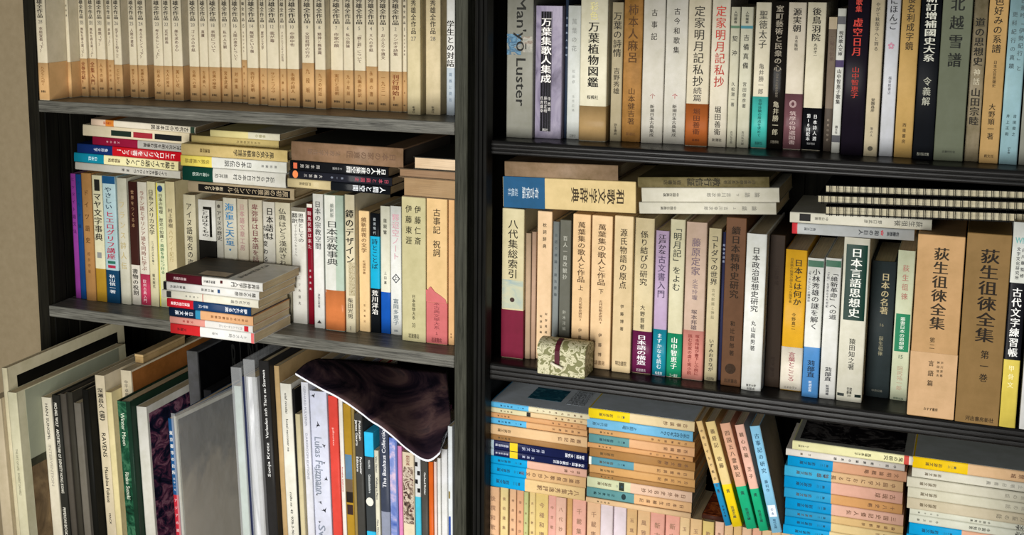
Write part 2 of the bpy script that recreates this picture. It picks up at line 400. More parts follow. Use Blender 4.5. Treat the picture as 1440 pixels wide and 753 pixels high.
# ------------------------------------------------------------------ top left row: white jackets, tan bands
K = '2a2622'; TB = 'd4aa76'; GT = '8a5a2a'; W1 = 'd3c8ae'
def zen(num, sub, te=None, band='', bv=0, pub=True, xl=0, col=W1, bcol=TB, extra=()):
    te = 25 + (xl - 60) * .021 if te is None else te; p = 6.5 + (xl - 54) * .0032
    t = [('小林秀雄全作品', te - 7 * p, te, .62, K, .5, 'b')]
    if num: t.append((num, te + 2, te + 8.5, .6 if len(num) < 3 else .3, '6f6a60', .5, 'z'))
    if sub: t.append((sub, te + 12, te + 12 + min(5.2 * len(sub), 42), .42, '5a4038'))
    return t
LT = []
def ltb(xl, xr, yb, num, sub, bsub='', by=None, big=None, desc=None, **op):
    bv = by or (88 + (xl - 54) * .0245)
    tx = zen('', sub, xl=xl); te = 25 + (xl - 60) * .021
    if num: tx.append((num, te + 2, te + 8, .5, '6f6a60', .5, 'h'))
    if big: tx.append((big, bv + 4, yb - 16, .62, '7c3f22', .5, 'b'))
    else: tx.append((bsub, bv + 5, yb - 19, .38, GT))
    tx.append(('新潮社', yb - 11, yb - 4, .0, K))
    tx.append(('新潮社', yb - 12, yb - 9, .5, K, .5, 'h'))
    LT.append((xl, xr, yb, .1835, desc or 'white book, tan band, numbered ' + num, dict(col=W1, band=(bv, TB), tx=[a for a in tx if a[3] > 0 and a[0]], kind='pb', rough=.38, **op)))
ltb(54, 69, 139, '28', '本居宣長〈下〉', '九九とこへ行く', desc='white book, tan band, numbered 28, jutting forward', Y=0.003)
LT.append((89, 101, 136, .1835, 'white book, tan band, turned spine catching light', dict(col=W1, band=(87, TB), tx=[('全作品', 4, 25, .5, K)], rough=.38)))
ltb(103, 124, 134, '別', '無私を得る道〈下〉', big='全巻完結！', by=82, desc='thick white book, tan band with dark brown slogan')
ltb(127, 137, 135, '別', '無私を得る道〈上〉', big='全集入門', by=82, desc='slim white book beside the thick slogan-banded one')
ltb(138, 150, 135, '別', '感想〈下〉', '人生の論', by=83, desc='white book with tan band and short title')
ltb(151, 161, 135, '別', '感想〈上〉', '名作の名', by=84, desc='slim white book, tan band, short bracketed title')
ltb(162, 173, 137, '26', '信ずることと知ること', 'とにかく')
ltb(184, 194, 138, '25', '人間の建設', '数学と文学')
ltb(195, 208, 138, '24', '考えるヒント〈下〉', '常識を問う')
ltb(218, 231, 141, '23', '考えるヒント〈上〉', '日本の心')
ltb(232, 243, 142, '22', '近代絵画', '大人の絵本')
ltb(244, 258, 142, '21', '美を求める心', '美しい花')
ltb(268, 281, 143, '20', 'ゴッホの手紙', '名画への旅')
ltb(282, 294, 143, '19', '真贋', '古美術へ')
ltb(295, 310, 144, '18', '表現について', '名演の秘密')
ltb(312, 325, 144, '17', '私の人生観', '宮本武蔵')
ltb(327, 340, 145, '16', '人間の進歩について', '対談集')
ltb(341, 348, 145, '15', 'モオツァルト', '疾走する', by=84)
ltb(349, 364, 148, '14', '無常という事', '西行と実朝')
ltb(366, 376, 148, '13', '歴史と文学', '人生の')
ltb(377, 393, 150, '12', '我が毒', 'サント＝ブウヴ')
ltb(394, 403, 150, '11', 'ドストエフスキイの生活', '文豪伝')
ltb(404, 421, 150, '10', '中原中也', '永遠の詩人')
ltb(426, 442, 152, '9', '文芸批評の行方', '九段坂', by=88)
ltb(444, 458, 154, '8', '精神と無意識', '九つの対話')
ltb(466, 483, 153, '7', '作家の顔', '実行と芸術')
ltb(484, 497, 154, '6', '私小説論', '九十年前')
ltb(499, 514, 156, '5', '「罪と罰」について', '九編の新訳')
ltb(515, 530, 156, '4', 'Ｘへの手紙', '永遠の書', by=93)
ltb(532, 547, 157, '3', 'おふえりや遺文', '一九三一')
ltb(549, 565, 158, '2', 'ランボオ詩集', big='刊行開始！')
ltb(566, 572, 158, '1', '様々なる意匠', '登場')
LT.append((573, 591, 162, .1865, 'plain cream thick book without band, numbered 27', dict(col='cfc19b', var=.12, tx=[('小林秀雄全作品', -20, 48, .42, K), ('27', 50, 57, .42, '6f6a60', .5, 'h'), ('新潮社', 149, 159, .2, K)], rough=.5)))
LT.append((599, 619, 162, .1865, 'plain cream thick book without band, numbered 28', dict(col='cfbf9c', var=.14, tx=[('小林秀雄全作品', -20, 48, .42, K), ('28', 50, 57, .42, '6f6a60', .5, 'h'), ('新潮社', 149, 159, .2, K)], rough=.5)))
LT.append((628, 639, 163, .18, 'white book with blurred dark slogan, beside the post', dict(col='e3e2de', seg=[(95, 'b9c3cc')], tx=[('学生との対話', 28, 94, .95, K, .5, 'b'), ('講義と問答', 100, 145, .4, '8090a0')], rough=.35)))
row(LT, zL1, 'top left row', 'books standing on the top left shelf', .128, LX1, xmax=RI - .0008)
# ------------------------------------------------------------------ left middle: piles above the upright books
WH = 'e2dccb'; RD = 'b3202c'
pile([
 (126, 261, 8.5, 'beige paperback with orange block and green-tipped end', dict(col='d9d0bd', seg=[(.78 - .0, 'd07f33'), (.86, 'd2b9a2')], pan=[(.005, .045, 0, 1, '27392c')], tx=[('古代史の日本地図', .06, .42, .72, K, .5, 'b'), ('文庫地図', .80, .88, .5, 'b04a20')], pg='b49d74')),
 (115, 253, 15, 'cream paperback with black and red title blocks', dict(col='d8cbae', pan=[(.07, .32, .3, .8, '17191a'), (.34, .52, .3, .8, '9a2a34'), (.54, .73, .3, .8, '1c2b22')], pg='b49d74')),
 (129, 252, 11, 'crimson paperback with grey lettered upper half', dict(col='a9a69f', seg=[(.52, '8c1736')], tx=[('西洋古代文明を読む事典', .04, .46, .55, K, .5, 'b'), ('文庫の本', .7, .86, .3, 'd0a0a8')], dy=.003, pg='a89272')),
 (108, 244, 12.5, 'red and navy book with white lettering', dict(col='b8141f', seg=[(.66, '152c63')], rough=.28, tx=[('ヒエログリフを書こう！', .06, .62, .7, 'f1e8e4'), ('象形文字', .7, .84, .4, 'c8d0e0')])),
 (104, 239, 12.5, 'pale yellow book with teal block at its foot', dict(col='e3dba9', seg=[(.71, '14829c')], rough=.3, tx=[('中級ドイツ語のしくみ', .03, .5, .78, K, .5, 'b'), ('清野智昭', .55, .67, .45, '503020'), ('白水社', .77, .86, .5, 'bfe0e6', .5, 'b')])),
 (106, 242, 10, 'light grey paperback with black title', dict(col='bdbab0', tx=[('ドイツ語をひとつひとつ', .12, .44, .62, K, .5, 'b'), ('清野', .47, .56, .4, K)])),
 ], ((106, 238), (243, 255)), .028, 'upper-left corner pile', 'books lying in the upper-left corner pile', .13, yaw=7)
pile([
 (295, 402, 9, 'cream paperback right under the shelf', dict(col='ccc7b0', seg=[(.45, 'd6c98e')], tx=[('季節の', .2, .35, .5, '98936a')], pg='b8a27a', h=.12, dy=.01)),
 (269, 389, 10, 'aged tan paperback with faint lettering', dict(col='b7a46b', tx=[('日本の民話案内', .2, .48, .35, '7c6c44')], pg='9c8458', dy=.012)),
 (255, 401, 15.5, 'light tan book with black title', dict(col='c9b278', var=.14, tx=[('風水気の景観地理学', .12, .5, .62, K), ('渡邊欣雄', .72, .82, .38, '5a4a2a')], kind='hc')),
 (254, 400, 14.5, 'yellow-banded white book, grey lettering', dict(col='d5d5cd', seg=[(.70, 'e2cf62')], rough=.28, tx=[('日本の伝説', .32, .58, .62, '3a3a38'), ('柳田國男', .08, .24, .25, '666'.ljust(6, '6')), ('伝説と風物語', .72, .96, .42, '7a6a30')])),
 (257, 399, 19.5, 'dark-green-banded white hardback', dict(col='cfcdc4', seg=[(.70, '123c31')], kind='hc', rough=.28, tx=[('忘れられた日本の村', .1, .5, .42, '3a3a38'), ('筒井功', .55, .68, .3, '555550'), ('土着と民俗', .73, .9, .3, 'b8c8bc')])),
 (265, 411, 15, 'beige hardback with black title strip', dict(col='a8977a', kind='hc', pan=[(.035, .90, .2, .86, '14120f')], tx=[('原初の風景とシンボル', .05, .62, .55, 'a8977a'), ('若桑みどり', .66, .84, .4, 'c9bb9c')])),
 ], ((265, 269.5), (412, 283)), .024, 'second upper-left pile', 'books lying in the second pile', .13, yaw=2)
CP = pile([
 (410, 567, 26, 'thick worn brown hardback', dict(col='8c6f57', kind='hc', rough=.32, var=.22, d=.19, bulge=.0014, pg='4b4136', tx=[('日本の家の意匠', .06, .5, .4, '6b5240'), ('法政大学出版', .55, .85, .3, '77604e')])),
 (408, 546, 13.5, 'black paperback with square orange emblem', dict(col='17181b', rough=.22, pan=[(.925, .965, .22, .82, 'd0694a')], tx=[('日本人の建築空間', .02, .42, .66, 'e8e8e4', .5, 'b'), ('その変遷', .46, .56, .3, '9a9a98'), ('岡本茂男', .68, .9, .4, 'b0aca6')], pg='a58f6c')),
 (407, 551, 11, 'black paperback with round orange emblem', dict(col='23242c', rough=.16, tx=[('日本と庭園史', .02, .36, .55, 'b0485a'), ('第一巻', .45, .6, .3, '9098a8'), ('大橋治三', .66, .86, .42, 'c8c4c0'), ('●', .90, .975, 1.25, 'dc7f4a')], pg='a58f6c')),
 (404, 549, 11.5, 'black book under a torn cream band', dict(col='15171b', rough=.2, tx=[('人間と空間', .04, .36, .72, 'e2e6ea', .5, 'b'), ('戸田安市', .76, .88, .42, '4d4433')], band=(.57, 'c8b78c'), pg='a58f6c')),
 ], ((404, 262.5), (550, 274.5)), .022, 'third upper-left pile', 'books lying in the third pile', .13, yaw=0)
cover_print(CP[-1], 0, .003, .187, .002, .15, paper('33322e', .35, .2))
# small pile in the right corner, fore-edges outward
def edge_book(xl, xr, yb, yt, Y, d, desc, name='book', pgc='cdb795', cov='6d5a47', zb=None):
    a, b = PY(xl, yb, Y), PY(xr, yb, Y); t = PY(xl, yt, Y).z - a.z; z0 = a.z if zb is None else zb; b.x = min(b.x, RI - .002)
    o = thing(name, desc, 'book', Matrix.Translation((a.x, Y, z0)), 'books lying with page edges outward in the right corner')
    k = .0014; W_ = b.x - a.x
    MB().box(0.002, W_ - .002, .002, d - .004, k + .0001, t - k - .0001).build('page_block', pages_h(pgc), o)
    MB().box(0, W_, 0, d, 0, k, 0, .0004).box(0, W_, 0, d, t - k, t, 0, .0004).box(0, W_, d - .002, d, k, t - k).build('cover', paper(cov, .45, .2), o)
    return z0 + t
def pages_h(h):
    k = ('pagesh', h)
    if k in MATS: return MATS[k]
    m = pages(h).copy(); m.name = 'page_edges_lying_' + h
    for n in m.node_tree.nodes:
        if n.type == 'MAPPING' and n.inputs['Scale'].default_value[0] > 1000: n.inputs['Scale'].default_value = (14, 14, 2600)
    MATS[k] = m; return m
zt_ = edge_book(566, 641, 276.3, 248.8, .024, .13, 'thick tan page block lying spine inward, lowest in the right corner', pgc='a88a64')
zt_ = edge_book(560, 641, 248.5, 236, .018, .135, 'aged brown-paged book lying spine inward, middle of right corner pile', pgc='97785a', zb=zt_ + .0003)
edge_book(581, 641, 236, 218, .016, .14, 'cream-paged book with dark cover on top of right corner pile', pgc='e0c6a4', cov='2c2b28', zb=zt_ + .0003)
# ------------------------------------------------------------------ left middle uprights
LM = [
 (107, 113.5, 421, 245, 'slim purple book', dict(col='8a3a8e', tx=[('ヒッタイト語文法', 247, 330, .7, '4a1550')], rough=.3)),
 (114, 121, 422, 246, 'slim deep blue book', dict(col='1a437c', tx=[('アッカド語', 250, 325, .6, '0e2c55')], rough=.35)),
 (122, 135, 424, 244, 'tan clothbound book with brown title', dict(col='a97d4c', tx=[('ドイツ語史', 262, 345, .5, '5a3818'), ('相良守峯', 352, 385, .3, '7a5530')], kind='hc')),
 (136, 150, 425, 247, 'ivory book with gold foot and bold black title', dict(col='d8d3b2', seg=[(377, 'a8822a')], tx=[('マヤ文字事典', 270, 338, .82, K, .5, 'b')], pan=[(252, 268, .25, .8, '22221f'), (354, 362, .25, .7, '8a8c8a')], rough=.3)),
 (151, 168.5, 427, 248, 'pale blue book with navy head and foot', dict(col='a6bfc4', seg=[(258, 'a6bfc4'), (379, '163e5e')], tx=[('やさしい', 262, 294, .6, '24364a', .45), ('ヒエログリフ講座', 296, 364, .68, 'a83048', .5, 'b'), ('秋山慎一著', 385, 412, .5, 'd8dde0')], pan=[(.001, 258, 0, 1, '1c4a72'), (366, 370, .2, .8, '2e6a58'), (372, 376, .2, .8, 'a83048')], rough=.3)),
 (171, 184, 429, 251, 'plain greyish white book with faint gold title', dict(col='c9c6b4', tx=[('フランス詩人伝', 280, 380, .6, 'b8a878')], kind='hc')),
 (186, 198, 429, 256, 'dark brown book with white patterned foot', dict(col='3b1f1a', seg=[(372, 'cfc9bd')], tx=[('世界をつくる本', 266, 320, .4, '9a7a58'), ('書物の役割', 377, 415, .72, K, .5, 'b')], kind='pb')),
 (199, 211.5, 431, 256.5, 'white book with brown title and pink foot band', dict(col='d8d2c2', tx=[('ラテン語とギリシア語を同時に学ぶ', 268, 380, .55, '7a3d35'), ('欧州古典入門', 392, 425, .4, 'e8c0c4')], band=(385, 'b83a58'), rough=.4)),
 (212, 223.5, 432, 256, 'cream book with yellow edge and black title', dict(col='dbd3ae', tx=[('日系アメリカ文学', 266, 330, .7, K), ('三つ世代の声を聴く', 338, 372, .3, '555550'), ('植木照代', 384, 405, .35, K)], rough=.4)),
 (225, 237, 433, 258, 'yellow-edged white book with navy emblem', dict(col='dadcb4', tx=[('日本の地理、歴史の知識と', 272, 340, .5, K), ('英語を身につける', 342, 385, .5, '2e6a48', .5, 'b'), ('●', 258, 272, .8, '1c3a66', .5, 'b')], pan=[(.001, .999, 0, .12, 'cdc23a')], rough=.35)),
 (238, 250.5, 435, 256, 'cream book with pale brown title', dict(col='d0c39a', tx=[('村上春樹', 292, 320, .5, '5a5040'), ('ハワイイ紀行', 322, 368, .45, 'a89868')], kind='pb')),
 (262.6, 279, 438, 274, 'ivory book with calligraphic black title', dict(col='cfc6a8', tx=[('アイヌ語地名の南限', 284, 385, .5, K)], kind='hc')),
 (283, 306.5, 440, 281, 'white-topped black book with bold bracket', dict(col='d6d4cc', seg=[(337, '1c1a17')], tx=[('ことばはなくもの', 292, 332, .42, K, .42, 'b')], pan=[(290, 332, .66, .8, '17150f'), (290, 294, .3, .8, '17150f')])),
 (307, 316.5, 440, 283, 'grey book with small round emblem', dict(col='b9b5a8', tx=[('アイヌの歴史', 296, 338, .8, '33302a'), ('●', 286, 294, .6, '444038')])),
 (317, 335.5, 442, 278.6, 'white book with bold blue title', dict(col='d3cfbe', tx=[('海童と天童', 285, 345, .72, '2a72a0', .5, 'b'), ('●', 348, 352, .2, '2a72a0')])),
 (336.5, 351.5, 444, 280, 'ivory book with dusty pink title', dict(col='cdc3ae', kind='hc', tx=[('日本語文章工房', 286, 352, .48, 'a87a7c')])),
 (352.5, 371.5, 446, 281, 'ivory hardback with dark red title', dict(col='ccc4ae', kind='hc', tx=[('卑弥呼は日本語を話したか', 286, 395, .5, '6a2c34')])),
 (373, 389, 449, 284, 'white book with heavy black title', dict(col='d4d0c4', tx=[('日本語は', 291, 337, .62, '14120f', .6, 'b'), ('なぜ変わるか', 315, 380, .42, '1c1a17', .2, 'b')])),
 (390, 410.5, 452, 285, 'cream book with grey calligraphic title', dict(col='d6cfb6', tx=[('仏典はどう漢訳されたのか', 292, 400, .52, '45423a')])),
 (412.6, 432, 456, 292, 'white book with grey collar at its head', dict(col='d9d7cf', seg=[(297, 'd9d7cf')], tx=[('思想としての', 299, 340, .42, '3c3a36', .68), ('翻訳', 299, 314, .42, '3c3a36', .25), ('ゲーテからベンヤミンへ', 315, 360, .2, '66635c', .3), ('三ッ木道夫', 385, 430, .2, '66635c')], pan=[(.001, 297, 0, 1, '7c776b')], pg='8f8672')),
 (433.5, 441.5, 457, 287, 'narrow red book with white head', dict(col='7c1424', tx=[('騎馬民族は来た', 296, 350, .7, 'd8b8b8'), ('安本美典', 376, 410, .4, 'd8c8c8')], pan=[(.001, .03, 0, 1, 'd8d4cc')], rough=.3)),
 (442.6, 456.5, 463, 273, 'white book with light grey title', dict(col='dcdcd8', tx=[('日本の宗教空間', 282, 350, .62, '3a3c3e'), ('高取正男著', 412, 432, .25, '66666a'), ('▲', 449, 455, .5, K)], rough=.3)),
 (458.6, 484.5, 465.6, 274, 'thick pale green glossy book with orange foot band', dict(col='aebfb0', tx=[('日本宗教事典', 309, 372, .62, '2c302c', .42), ('縮刷版', 285, 305, .2, '55605a', .42)], band=(406.6, 'c87644'), pan=[(.004, .72, .02, .6, 'd3d4cd')], kind='hc', rough=.14)),
 (487, 500, 469, 274, 'cream book with bold title over scribbled print', dict(col='d8cdb0', tx=[('鐔のデザイン', 294, 370, .9, '1a1814', .5, 'b'), ('柴田光男', 418, 448, .6, '3c3830'), ('光村推古', 458, 464, .16, '66635c')], pan=[(368, 415, .35, .98, picture('scribble_print', [(.4, '8c7f5c'), (.5, 'd8cdb0'), (.56, '95885f'), (.7, 'd8cdb0')], 320))], pg='6b5c46', rough=.4)),
 (506, 520.3, 468, 296.6, 'peach slipcased book with brown lettering', dict(col='dfbf8e', tx=[('維新前夜の文学', 305, 355, .55, '5c3a1e'), ('杉浦明平著', 365, 385, .3, '7a5a38'), ('岩波書店', 425, 455, .2, '8a6a48')], kind='box')),
 (521, 534.5, 469, 300, 'black book with bright cyan centre', dict(col='15181c', seg=[(332, '1aa6cf'), (405, '15181c')], tx=[('詩とことば', 335, 378, .68, '12323f'), ('荒川洋治', 407, 442, .72, 'eceae4', .5, 'b'), ('岩波現代', 305, 330, .3, 'b0b8bc')], rough=.35)),
 (535.5, 549, 470, 290, 'ivory book with royal blue foot', dict(col='dcdac8', seg=[(410, '1a55b0')], tx=[('蓮親鸞', 306, 330, .4, '44443c'), ('上田薫', 380, 400, .3, '55554c')], rough=.3)),
 (550, 564.5, 472, 290, 'white book with pale pink title', dict(col='dfe0dd', tx=[('釋迢空ノート', 300, 365, .7, 'c89aa4'), ('富岡多恵子', 419, 457, .55, '5a6a74'), ('岩波書店', 460, 466, .4, '66707a', .5, 'h'), ('◇', 383, 398, .8, '44484c'), ('上', 386, 394, .35, '44484c')], rough=.3)),
 (565.6, 598.6, 481, 276.6, 'thick khaki slipcased volume', dict(col='bdb58c', kind='box', tx=[('伊藤仁斎', 286, 344, .28, '2c2818', .68), ('伊藤東涯', 286, 344, .28, '2c2818', .3), ('日本思想大系', 412, 448, .15, '3c3824'), ('33', 452, 459, .13, '3c3824', .5, 'h'), ('岩波書店', 468, 474, .45, '3c3824', .5, 'h')], d=.16, rough=.6)),
 (600, 628.5, 484.7, 278.5, 'thick peach slipcased volume with torn pink band', dict(col='d9b784', kind='box', tx=[('古事記', 292, 328, .38, '2c241a'), ('祝詞', 336, 360, .38, '2c241a'), ('日本古典文學大系', 417, 462, .32, '6a2c30'), ('１', 465, 470, .2, '6a2c30'), ('岩波書店', 474, 480, .5, '6a2c30', .5, 'h')], band=(424, 'c4696a'), d=.16, rough=.6)),
 (629.6, 638.5, 486.5, 281, 'thin peach slipcased volume against the post', dict(col='d3a877', kind='box', tx=[('岩波', 468, 476, .3, '6a4a30')], d=.16, rough=.6)),
]
LB = row(LM, zL2, 'left middle row', 'books standing on the left middle shelf', .13, LX1 + .006, xmax=RI - .0008)
kb = LB[-2]; tk = .0004; hk = PY(600, 424, kb.location.y).z - zL2; wk = PY(628.5, 424, kb.location.y).x - kb.location.x; dk = PY(600, 404, kb.location.y).z - PY(600, 424, kb.location.y).z
tp = [(-tk, hk - .0005), (wk * .99, hk - .0005), (wk * .93, hk + dk * .25), (wk * .7, hk + dk * .48), (wk * .42, hk + dk * .72), (wk * .22, hk + dk * 1.05), (wk * .14, hk + dk * .98), (wk * .08, hk + dk * .8), (-tk, hk + dk * .85)]
tmb = MB(); tmb.v = [(x, -.0003, z) for x, z in tp] + [(x, -.0009 - .0012 * (i > 4), z) for i, (x, z) in enumerate(tp)]; n_ = len(tp)
tmb.face(list(range(n_))); tmb.face([n_ + i for i in range(n_)][::-1])
for i in range(n_): tmb.face([i, (i + 1) % n_, n_ + (i + 1) % n_, n_ + i])
tmb.build('torn_paper_edge', paper('c4696a', .5), kb)
# pile pulled forward over the shelf edge
EP = pile([
 (233.5, 369.5, 12, 'white paperback with maroon foot and dark photo cover', dict(col='d9d7d2', seg=[(.62, '4d1620')], rough=.28, pan=[(.405, .43, .2, .55, '4a1a1c')], tx=[('精神科養生', .48, .6, .35, '333333'), ('世界神話学入門', .03, .32, .6, K), ('講談社現代', .78, .92, .35, 'c8b0b0')])),
 (230, 364.5, 11.5, 'white paperback with black tip and blue mark', dict(col='d9d8d4', rough=.28, pan=[(.40, .425, .25, .7, '2a4a7a'), (.965, .999, 0, 1, '17171a')], tx=[('縄文の思想', .03, .25, .5, K), ('瀬川拓郎', .46, .6, .35, '333333'), ('講談社現代', .76, .93, .35, '333333')], d=.112)),
 (228, 363.5, 11, 'cream-white paperback with thin red rule', dict(col='dcd8c8', rough=.28, pan=[(.565, .572, 0, 1, 'b03a3a'), (.90, .95, .1, .9, '2a2a2a')], tx=[('女たちの道', .08, .28, .5, '6a6a66'), ('大室幹雄', .6, .76, .25, '8a8a84')])),
 (235, 353, 12, 'navy paperback with red foot and white lettering', dict(col='17365e', seg=[(.68, 'bf1f2c')], rough=.28, tx=[('夢をたどる旅', .04, .3, .62, 'e0e4ea', .5, 'b'), ('最新入門', .5, .62, .38, 'c8d0dc'), ('講談社現代新書', .72, .95, .42, 'f0d8d8', .5, 'b')])),
 (238, 356, 12.5, 'peach paperback with blue stripe and navy foot', dict(col='d5a377', seg=[(.62, '3287ad'), (.68, '12233c')], rough=.4, tx=[('日本文学の宗教的側面', .05, .5, .32, '7a4a28'), ('日本文庫', .70, .93, .5, 'd4dae2', .5, 'b')])),
 (239, 355.5, 9.5, 'white paperback with pink foot and small red tag', dict(col='d9d6d2', seg=[(.57, 'd89488')], rough=.3, pan=[(.05, .1, .1, .9, 'b82a34')], tx=[('カンナとシャーマンの', .12, .4, .5, '9a9a98'), ('文庫本', .7, .85, .4, 'a03030')])),
 (240, 357.5, 14, 'white paperback with broad red foot', dict(col='e0dfdc', seg=[(.64, 'c92a2e')], rough=.28, pan=[(.001, .035, 0, 1, 'cf6a6a')], tx=[('トイスの時', .08, .3, .4, '8a8a88'), ('太宰', .42, .5, .3, '8a8a88'), ('文庫本', .8, .92, .35, '5a1414')])),
 ], ((240, 470), (357.5, 484.5)), -.058, 'overhanging pile', 'paperbacks in the overhanging pile', .112, zbase=zL2 + .0004, roll=0)

top = EP[-1]
cover_print(top, 0, .006, .112, .001, .105, picture('night_photo_print', [(.2, '1c1813'), (.5, '332c22'), (.66, '453a2c'), (.8, '282219')], 14, .5, (1, 3, 1)))
cover_print(top, -.0003, .012, .035, .05, .098, picture('sand_print', [(.3, '8c7250'), (.6, 'a88c64')], 30, .3))
tmb = MB(); 
for i, ch in enumerate('世界神話学入門'):
    g = glyph(ch, True); yy = .016 + i * .0125; put(tmb, g, lambda x, y: (-.0004, yy + (x - .1) * .011, .117 + (y - .2) * .009), 0)
at(tmb.build('lettering', ink('333333'), top), 0)
mk = MB().prism_z([(0, 0), (.006, .002), (.007, .016), (.001, .014)], 0, .009)
bm_ = mk.build('bookmark', paper('2a2824', .4), EP[-2]); bm_.location = (.002, .09, .1362)
# ------------------------------------------------------------------ bottom left: large art books
AP = []; TOPS = []; DBG = False
def art(xl, xr, yt, xb, Y, desc, lean=None, d=.22, yaw=0, **op):
    a, b = PY(xl, yt, Y), PY(xr, yt, Y); t = b.x - a.x
    if lean is None:
        c = [(-100, -2.4), (380, -2.2), (434, -1.7), (565, -.9), (640, -.3)]
        for (p, q), (p2, q2) in zip(c, c[1:]):
            if p <= xl <= p2: lean = q + (q2 - q) * (xl - p) / (p2 - p)
    la = math.radians(lean)
    for k in range(60):
        a, b = PY(xl, yt, Y), PY(xr, yt, Y); t = (b.x - a.x) * .95
        h = (a.z - zL3) / math.cos(la); x0 = a.x - h * math.sin(la)
        gap = 1
        for px_, pl, ph, Yp, dp in AP[-4:]:
            for z in (0, min(h, ph)): gap = min(gap, x0 + math.tan(la) * z - px_ - math.tan(pl) * z)
        gap = min(gap, a.x - LX1 - .0048)
        if gap > .0003 or Y < -.20: break
        Y -= .0015
    if gap <= .0003: x0 += .0003 - gap
    AP.append((x0 + t / math.cos(la), la, h, Y, d)); TOPS.append((x0 + math.tan(la) * h, t / math.cos(la), zL3 + h * math.cos(la) + .001, Y, d))
    if DBG: print('ART', xl, yt, 'Y %.3f x0 %.3f t %.3f ztop %.3f gap %.4f' % (Y, x0, t, zL3 + h - H0, gap))
    m = Matrix(((math.cos(la), 0, math.sin(la), x0), (0, 1, 0, Y), (-math.sin(la), 0, math.cos(la), zL3), (0, 0, 0, 1)))
    # lift so that the lower right corner of a book leaning left stays on the board
    m.translation.z += .0004
    if yaw: m = m @ Matrix.Rotation(math.radians(yaw), 4, 'Z')
    yv = lambda q: q if -1.2 < q <= 1.0 else min(1.0, max(0.0, (q - yt) / (y1 - yt)))
    y1 = proj((x0, Y, zL3))[1]
    return book(m, t, h, d, yv, desc, 'large art books on the bottom left shelf', **op), t, h
op_ = dict(kind='hc')
art(-14, 1, 560, 12, -.135, 'leftmost beige-grey art book partly cut off', d=.27, col='b9ab90')
o, t, h = art(2, 9, 518, 22, -.124, 'tall off-white art book with black cover, leftmost fully visible one', d=.30, col='c6bd9f', kind='pb')
cover_print(o, t, .022, .28, h - .25, h - .018, picture('black_print', [(.3, '0b0b0a'), (.7, '171613')], 8, .3))
o, t, h = art(10, 23, 552, 36, -.128, 'off-white art book with pale landscape photo cover', d=.28, col='c9c4a6', tx=[('THE ART OF LIFE   ROBERT DANIELS', 630, 695, .32, '8a8670', .5, 'd')])
cover_print(o, t, .02, .26, .02, h - .002, picture('pale_sky_print', [(.3, '8d917c'), (.7, 'a0a48e')], 5, .3))
cover_print(o, t + .0003, .02, .26, .02, h * .62, picture('brown_hill_print', [(.3, '4a3a28'), (.5, '6e5a40'), (.7, '8a7454')], 14, .35))
cover_print(o, t + .0006, .02, .26, h * .60, h * .64, picture('dark_hedge_print', [(.3, '23241a'), (.7, '383a2a')], 40, .35))
o, t, h = art(58, 71.5, 559, 85, -.070, 'white-spined art book with small spaced grey lettering', d=.25, col='d3ccb8', tx=[('HAN SUNGPIL', 567, 618, .4, '33302c', .5, 'd'), ('INTERVENTION', 624, 682, .4, 'a09a8c', .5, 'd')])
art(72.5, 83, 556, 97, -.070, 'black-spined art book with white capital lettering', d=.25, col='2a2a26', kind='hc', tx=[('MICHAEL WOLF   ARCHITECTURE OF DENSITY HONG KONG', 566, 692, .55, 'd8d5c8', .5, 'db'), ('PEPERONI BOOKS', 712, 753, .55, 'd8d5c8', .5, 'db')])
art(84, 92, 554, 108, -.066, 'dark grey thin art book with ribbed spine', d=.25, col='4c4740', kind='hc')
art(93.5, 101, 552, 117, -.060, 'charcoal art book with blackish cover', d=.24, col='38352e', kind='hc')
art(103.5, 113, 567, 129, -.066, 'mid-grey spined lower book with black cover', d=.23, col='6a655c', kind='pb')
art(115, 123, 548, 132, -.035, 'recessed black art book behind the mid-grey spine', d=.20, col='161613', kind='hc')
o, t, h = art(133, 146.5, 528, 165, -.055, 'cream art book with black title and italic lettering', d=.22, col='cfc2a6', kind='pb', tx=[('深瀬昌久《鴉》', 545, 594, .62, '1a1815', .5, 'b'), ('RAVENS', 607, 641, .62, '1a1815', .5, 'd'), ('Masahisa Fukase', 655, 705, .5, '1a1815', .5, 'db'), ('MACK', 720, 736, .3, '1a1815', .5, 'd')])
art(148, 156.5, 552, 173, -.050, 'pale yellow narrow art book beside the cream one', d=.19, col='d9cb9a', kind='pb')
o, t, h = art(169, 184, 521, 185, .004, 'cream-spined book with orange-brown cover', d=.25, col='cfc3a8', kind='pb', tx=[('中平', 534, 545, .4, '6a6458'), ('卓馬', 546, 557, .4, '6a6458')])
cover_print(o, t, .004, .24, .004, h - .003, paper('8f5a2c', .4, .2))
q_ = o.matrix_world @ Vector((0, .04, h)); tb_ = thing('small_box', 'small tan box lying on top of the orange-covered book', 'box', Matrix.Translation((q_.x, q_.y, q_.z + .0006)))
MB().box(0, t * .8, 0, .12, 0, .010, 0, .0006).build('body', paper('a98d62', .5, .2), tb_); MB().box(-.0004, t * .8 + .0004, -.0004, .1204, .0102, .0142, 0, .0005).build('lid', paper('b59a70', .5, .2), tb_)
art(164.5, 183, 564, 198, -.060, 'green marbled art book with pale lettering', d=.25, col='1b3226', kind='hc', rough=.25, seg=[], pan=[(.001, .999, .02, .72, picture('green_leaf_print', [(.3, '0d1a14'), (.5, '1d4a34'), (.62, '3b6a4e'), (.72, '14281e')], 45, .25))], tx=[('Winter Moon', 580, 625, .42, 'c4ccb8', .4, 'd'), ('Rinko Suzuki', 662, 700, .42, 'c4ccb8', .4, 'd')])
o, t, h = art(191.5, 206, 572, 217, -.050, 'white-spined art book with dark violet collage cover', d=.24, col='cbc9c0', kind='pb', rough=.3)
